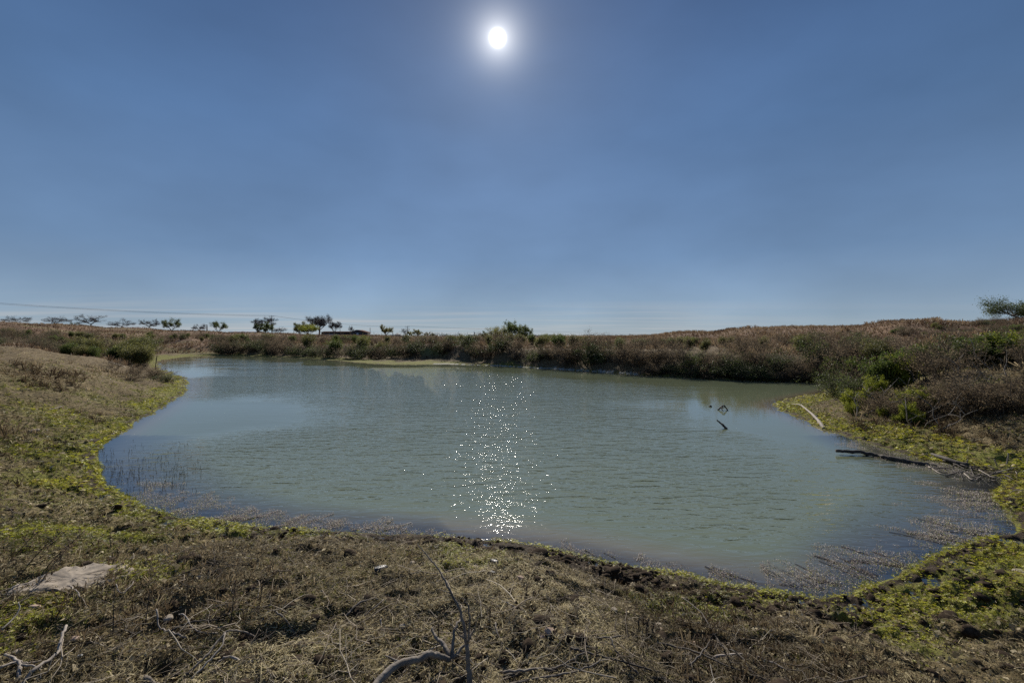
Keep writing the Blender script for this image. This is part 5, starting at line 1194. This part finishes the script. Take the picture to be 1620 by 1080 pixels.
for i in range(26):
    px = 1350 + 265 * (i + random.random()) / 26; d = random.uniform(9.0, 12.5) if px > 1430 else random.uniform(10.8, 13); x, y = P2(px, d); z = tz(x, y)
    if sdist(np.array([x]), np.array([y]))[0] < .6: continue
    L_ = random.uniform(.6, 1.15); a = random.uniform(0, 6.28); u = Vector((math.cos(a) * random.uniform(.3, 1.0), math.sin(a) * .5, random.uniform(.35, 1.0))).normalized()
    P_ = [Vector((x, y, z - .02)) + u * (L_ * t) + Vector((random.gauss(0, .04), random.gauss(0, .04), -.10 * t * t)) * (t > 0) for t in (0, .25, .5, .75, 1.0)]
    sb = []
    for k_ in (1, 2, 3):
        v_ = Vector((random.gauss(0, 1), random.gauss(0, .6), abs(random.gauss(.5, .5)))).normalized() * L_ * random.uniform(.2, .4); sb.append(([tuple(P_[k_]), tuple(P_[k_] + v_ * .5 + Vector((0, 0, .02))), tuple(P_[k_] + v_)], .007, .003))
    stick([tuple(p) for p in P_], random.uniform(.009, .016), .004, '%s bare branch from the left sticking out of the right point thicket' % ORD[nb_], wood_pale if i % 3 == 0 else wood_grey, group='bare branches standing in the right thicket', side=sb); nb_ += 1
x, y = ray_ground(245.5, 584); z = tz(x, y)
stick([(x, y, z - .05), (x + .05, y, z + .4), (x + .12, y, z + .92)], .028, .022, 'thin leaning stake standing at the tip of the left spit', wood_dark, 'leaning_stake', 'stake', None)
# dry stalks standing in the foreground
def stalk(px, py, hp, lean, label, r=.003, seeds=10, mat=wood_dark):
    x, y = ray_ground(px, py); z = tz(x, y); h = hp * y / FPX; lx = lean * y / FPX
    tt = np.linspace(0, 1, 6); P = np.stack([x + lx * tt ** 1.3, y + .1 * h * tt, z - .01 + h * tt], 1)
    g = Geo(); g.tube(P - P[0], np.linspace(r, r * .4, 6), 4, .4); e = empty('dead_stalk', tuple(P[0]), label, 'plant', 'dead stalks standing on the near bank')
    for u in range(4):
        f = random.uniform(.3, .9); p = P[0] * 0 + (P[-1] - P[0]) * f; g.tube([p, p + np.array([random.gauss(0, .18) * h, random.gauss(0, .1) * h, .14 * h])], [r * .6, r * .3], 3, .4, cap=False)
    obj('stem', g.mesh('stem', mat), e)
    if seeds:
        f = rng.uniform(.35, 1, seeds); pos = (P[-1] - P[0])[None] * f[:, None] + rng.normal(0, .035 * h + .004, (seeds, 3))
        V, F, A = scatter(*LEAF, pos, rng.random(seeds) * 6.28, rng.normal(0, .7, seeds), rng.normal(0, .7, seeds), rng.uniform(.012, .03, seeds), rng.random(seeds) * .6); obj('dead_leaves', mk_mesh('dead_leaves', V, F, g_brown, {'rnd': A}), e)
for px, py, hp, ln, lab, sdn in (
    (178, 1010, 78, -4, 'tall thin dead stalk standing alone at lower left', 6), (230, 985, 55, 3, 'dead stalk near the brown rounded stone', 8), (60, 925, 60, 40, 'dark leaning weed stalk above the left end of the slab', 40),
    (35, 905, 70, 62, 'longest dark leaning weed stalk at the left edge', 60), (70, 900, 50, 45, 'bushy dark weed stalk above the slab', 55), (20, 880, 50, 40, 'dark weed stalk leaning right at the left edge', 40), (95, 880, 42, 36, 'dark weed stalk right of the bushy one above the slab', 40),
    (365, 985, 60, 3, 'dead stalk with dark leaves left of the forked grey stick', 30), (372, 960, 38, -3, 'shorter dead stalk behind the one with dark leaves', 20), (410, 965, 52, 6, 'leafless dead stalk right of the one with dark leaves', 5), (693, 1008, 52, 3, 'reddish dead stalk beside the broken stub', 10),
    (775, 985, 28, 0, 'little dark stalk in the green grass right of the sapling', 12), (832, 945, 22, 2, 'stubby dark plant near the tan stone', 22), (842, 948, 18, 2, 'second stubby dark plant beside the first', 18),
    (1010, 1000, 22, 2, 'leftmost dark stub in the grass of the right foreground', 12), (1018, 992, 20, 0, 'dark curled stub left of the whitish stone', 16), (1022, 1006, 24, 5, 'slanting dark stub left of the whitish stone', 12), (1030, 1010, 22, 6, 'slanting dark stub nearest the whitish stone', 12),
    (1048, 965, 14, -1, 'short upright black stub on the mud slope', 3), (1056, 961, 15, 1, 'black stub on the mud slope, thickest of its row', 4), (1066, 958, 14, 0, 'upright black stub at the right end of its row', 3), (1083, 972, 14, -3, 'leaning black stub on the mud slope', 4), (1088, 970, 14, -5, 'second leaning black stub on the mud slope', 4),
    (1120, 1030, 30, 10, 'dead stalk leaning right above the pale barkless stick', 10), (1160, 1060, 45, -20, 'dead stalk leaning left below the pale barkless stick', 8), (940, 1060, 40, 6, 'dead stalk standing behind the long dark branch', 8), (1000, 1062, 34, -8, 'dead stalk leaning left over the long dark branch', 10)):
    stalk(px, py, hp, ln, lab, .0035 if hp > 25 else .006, sdn)
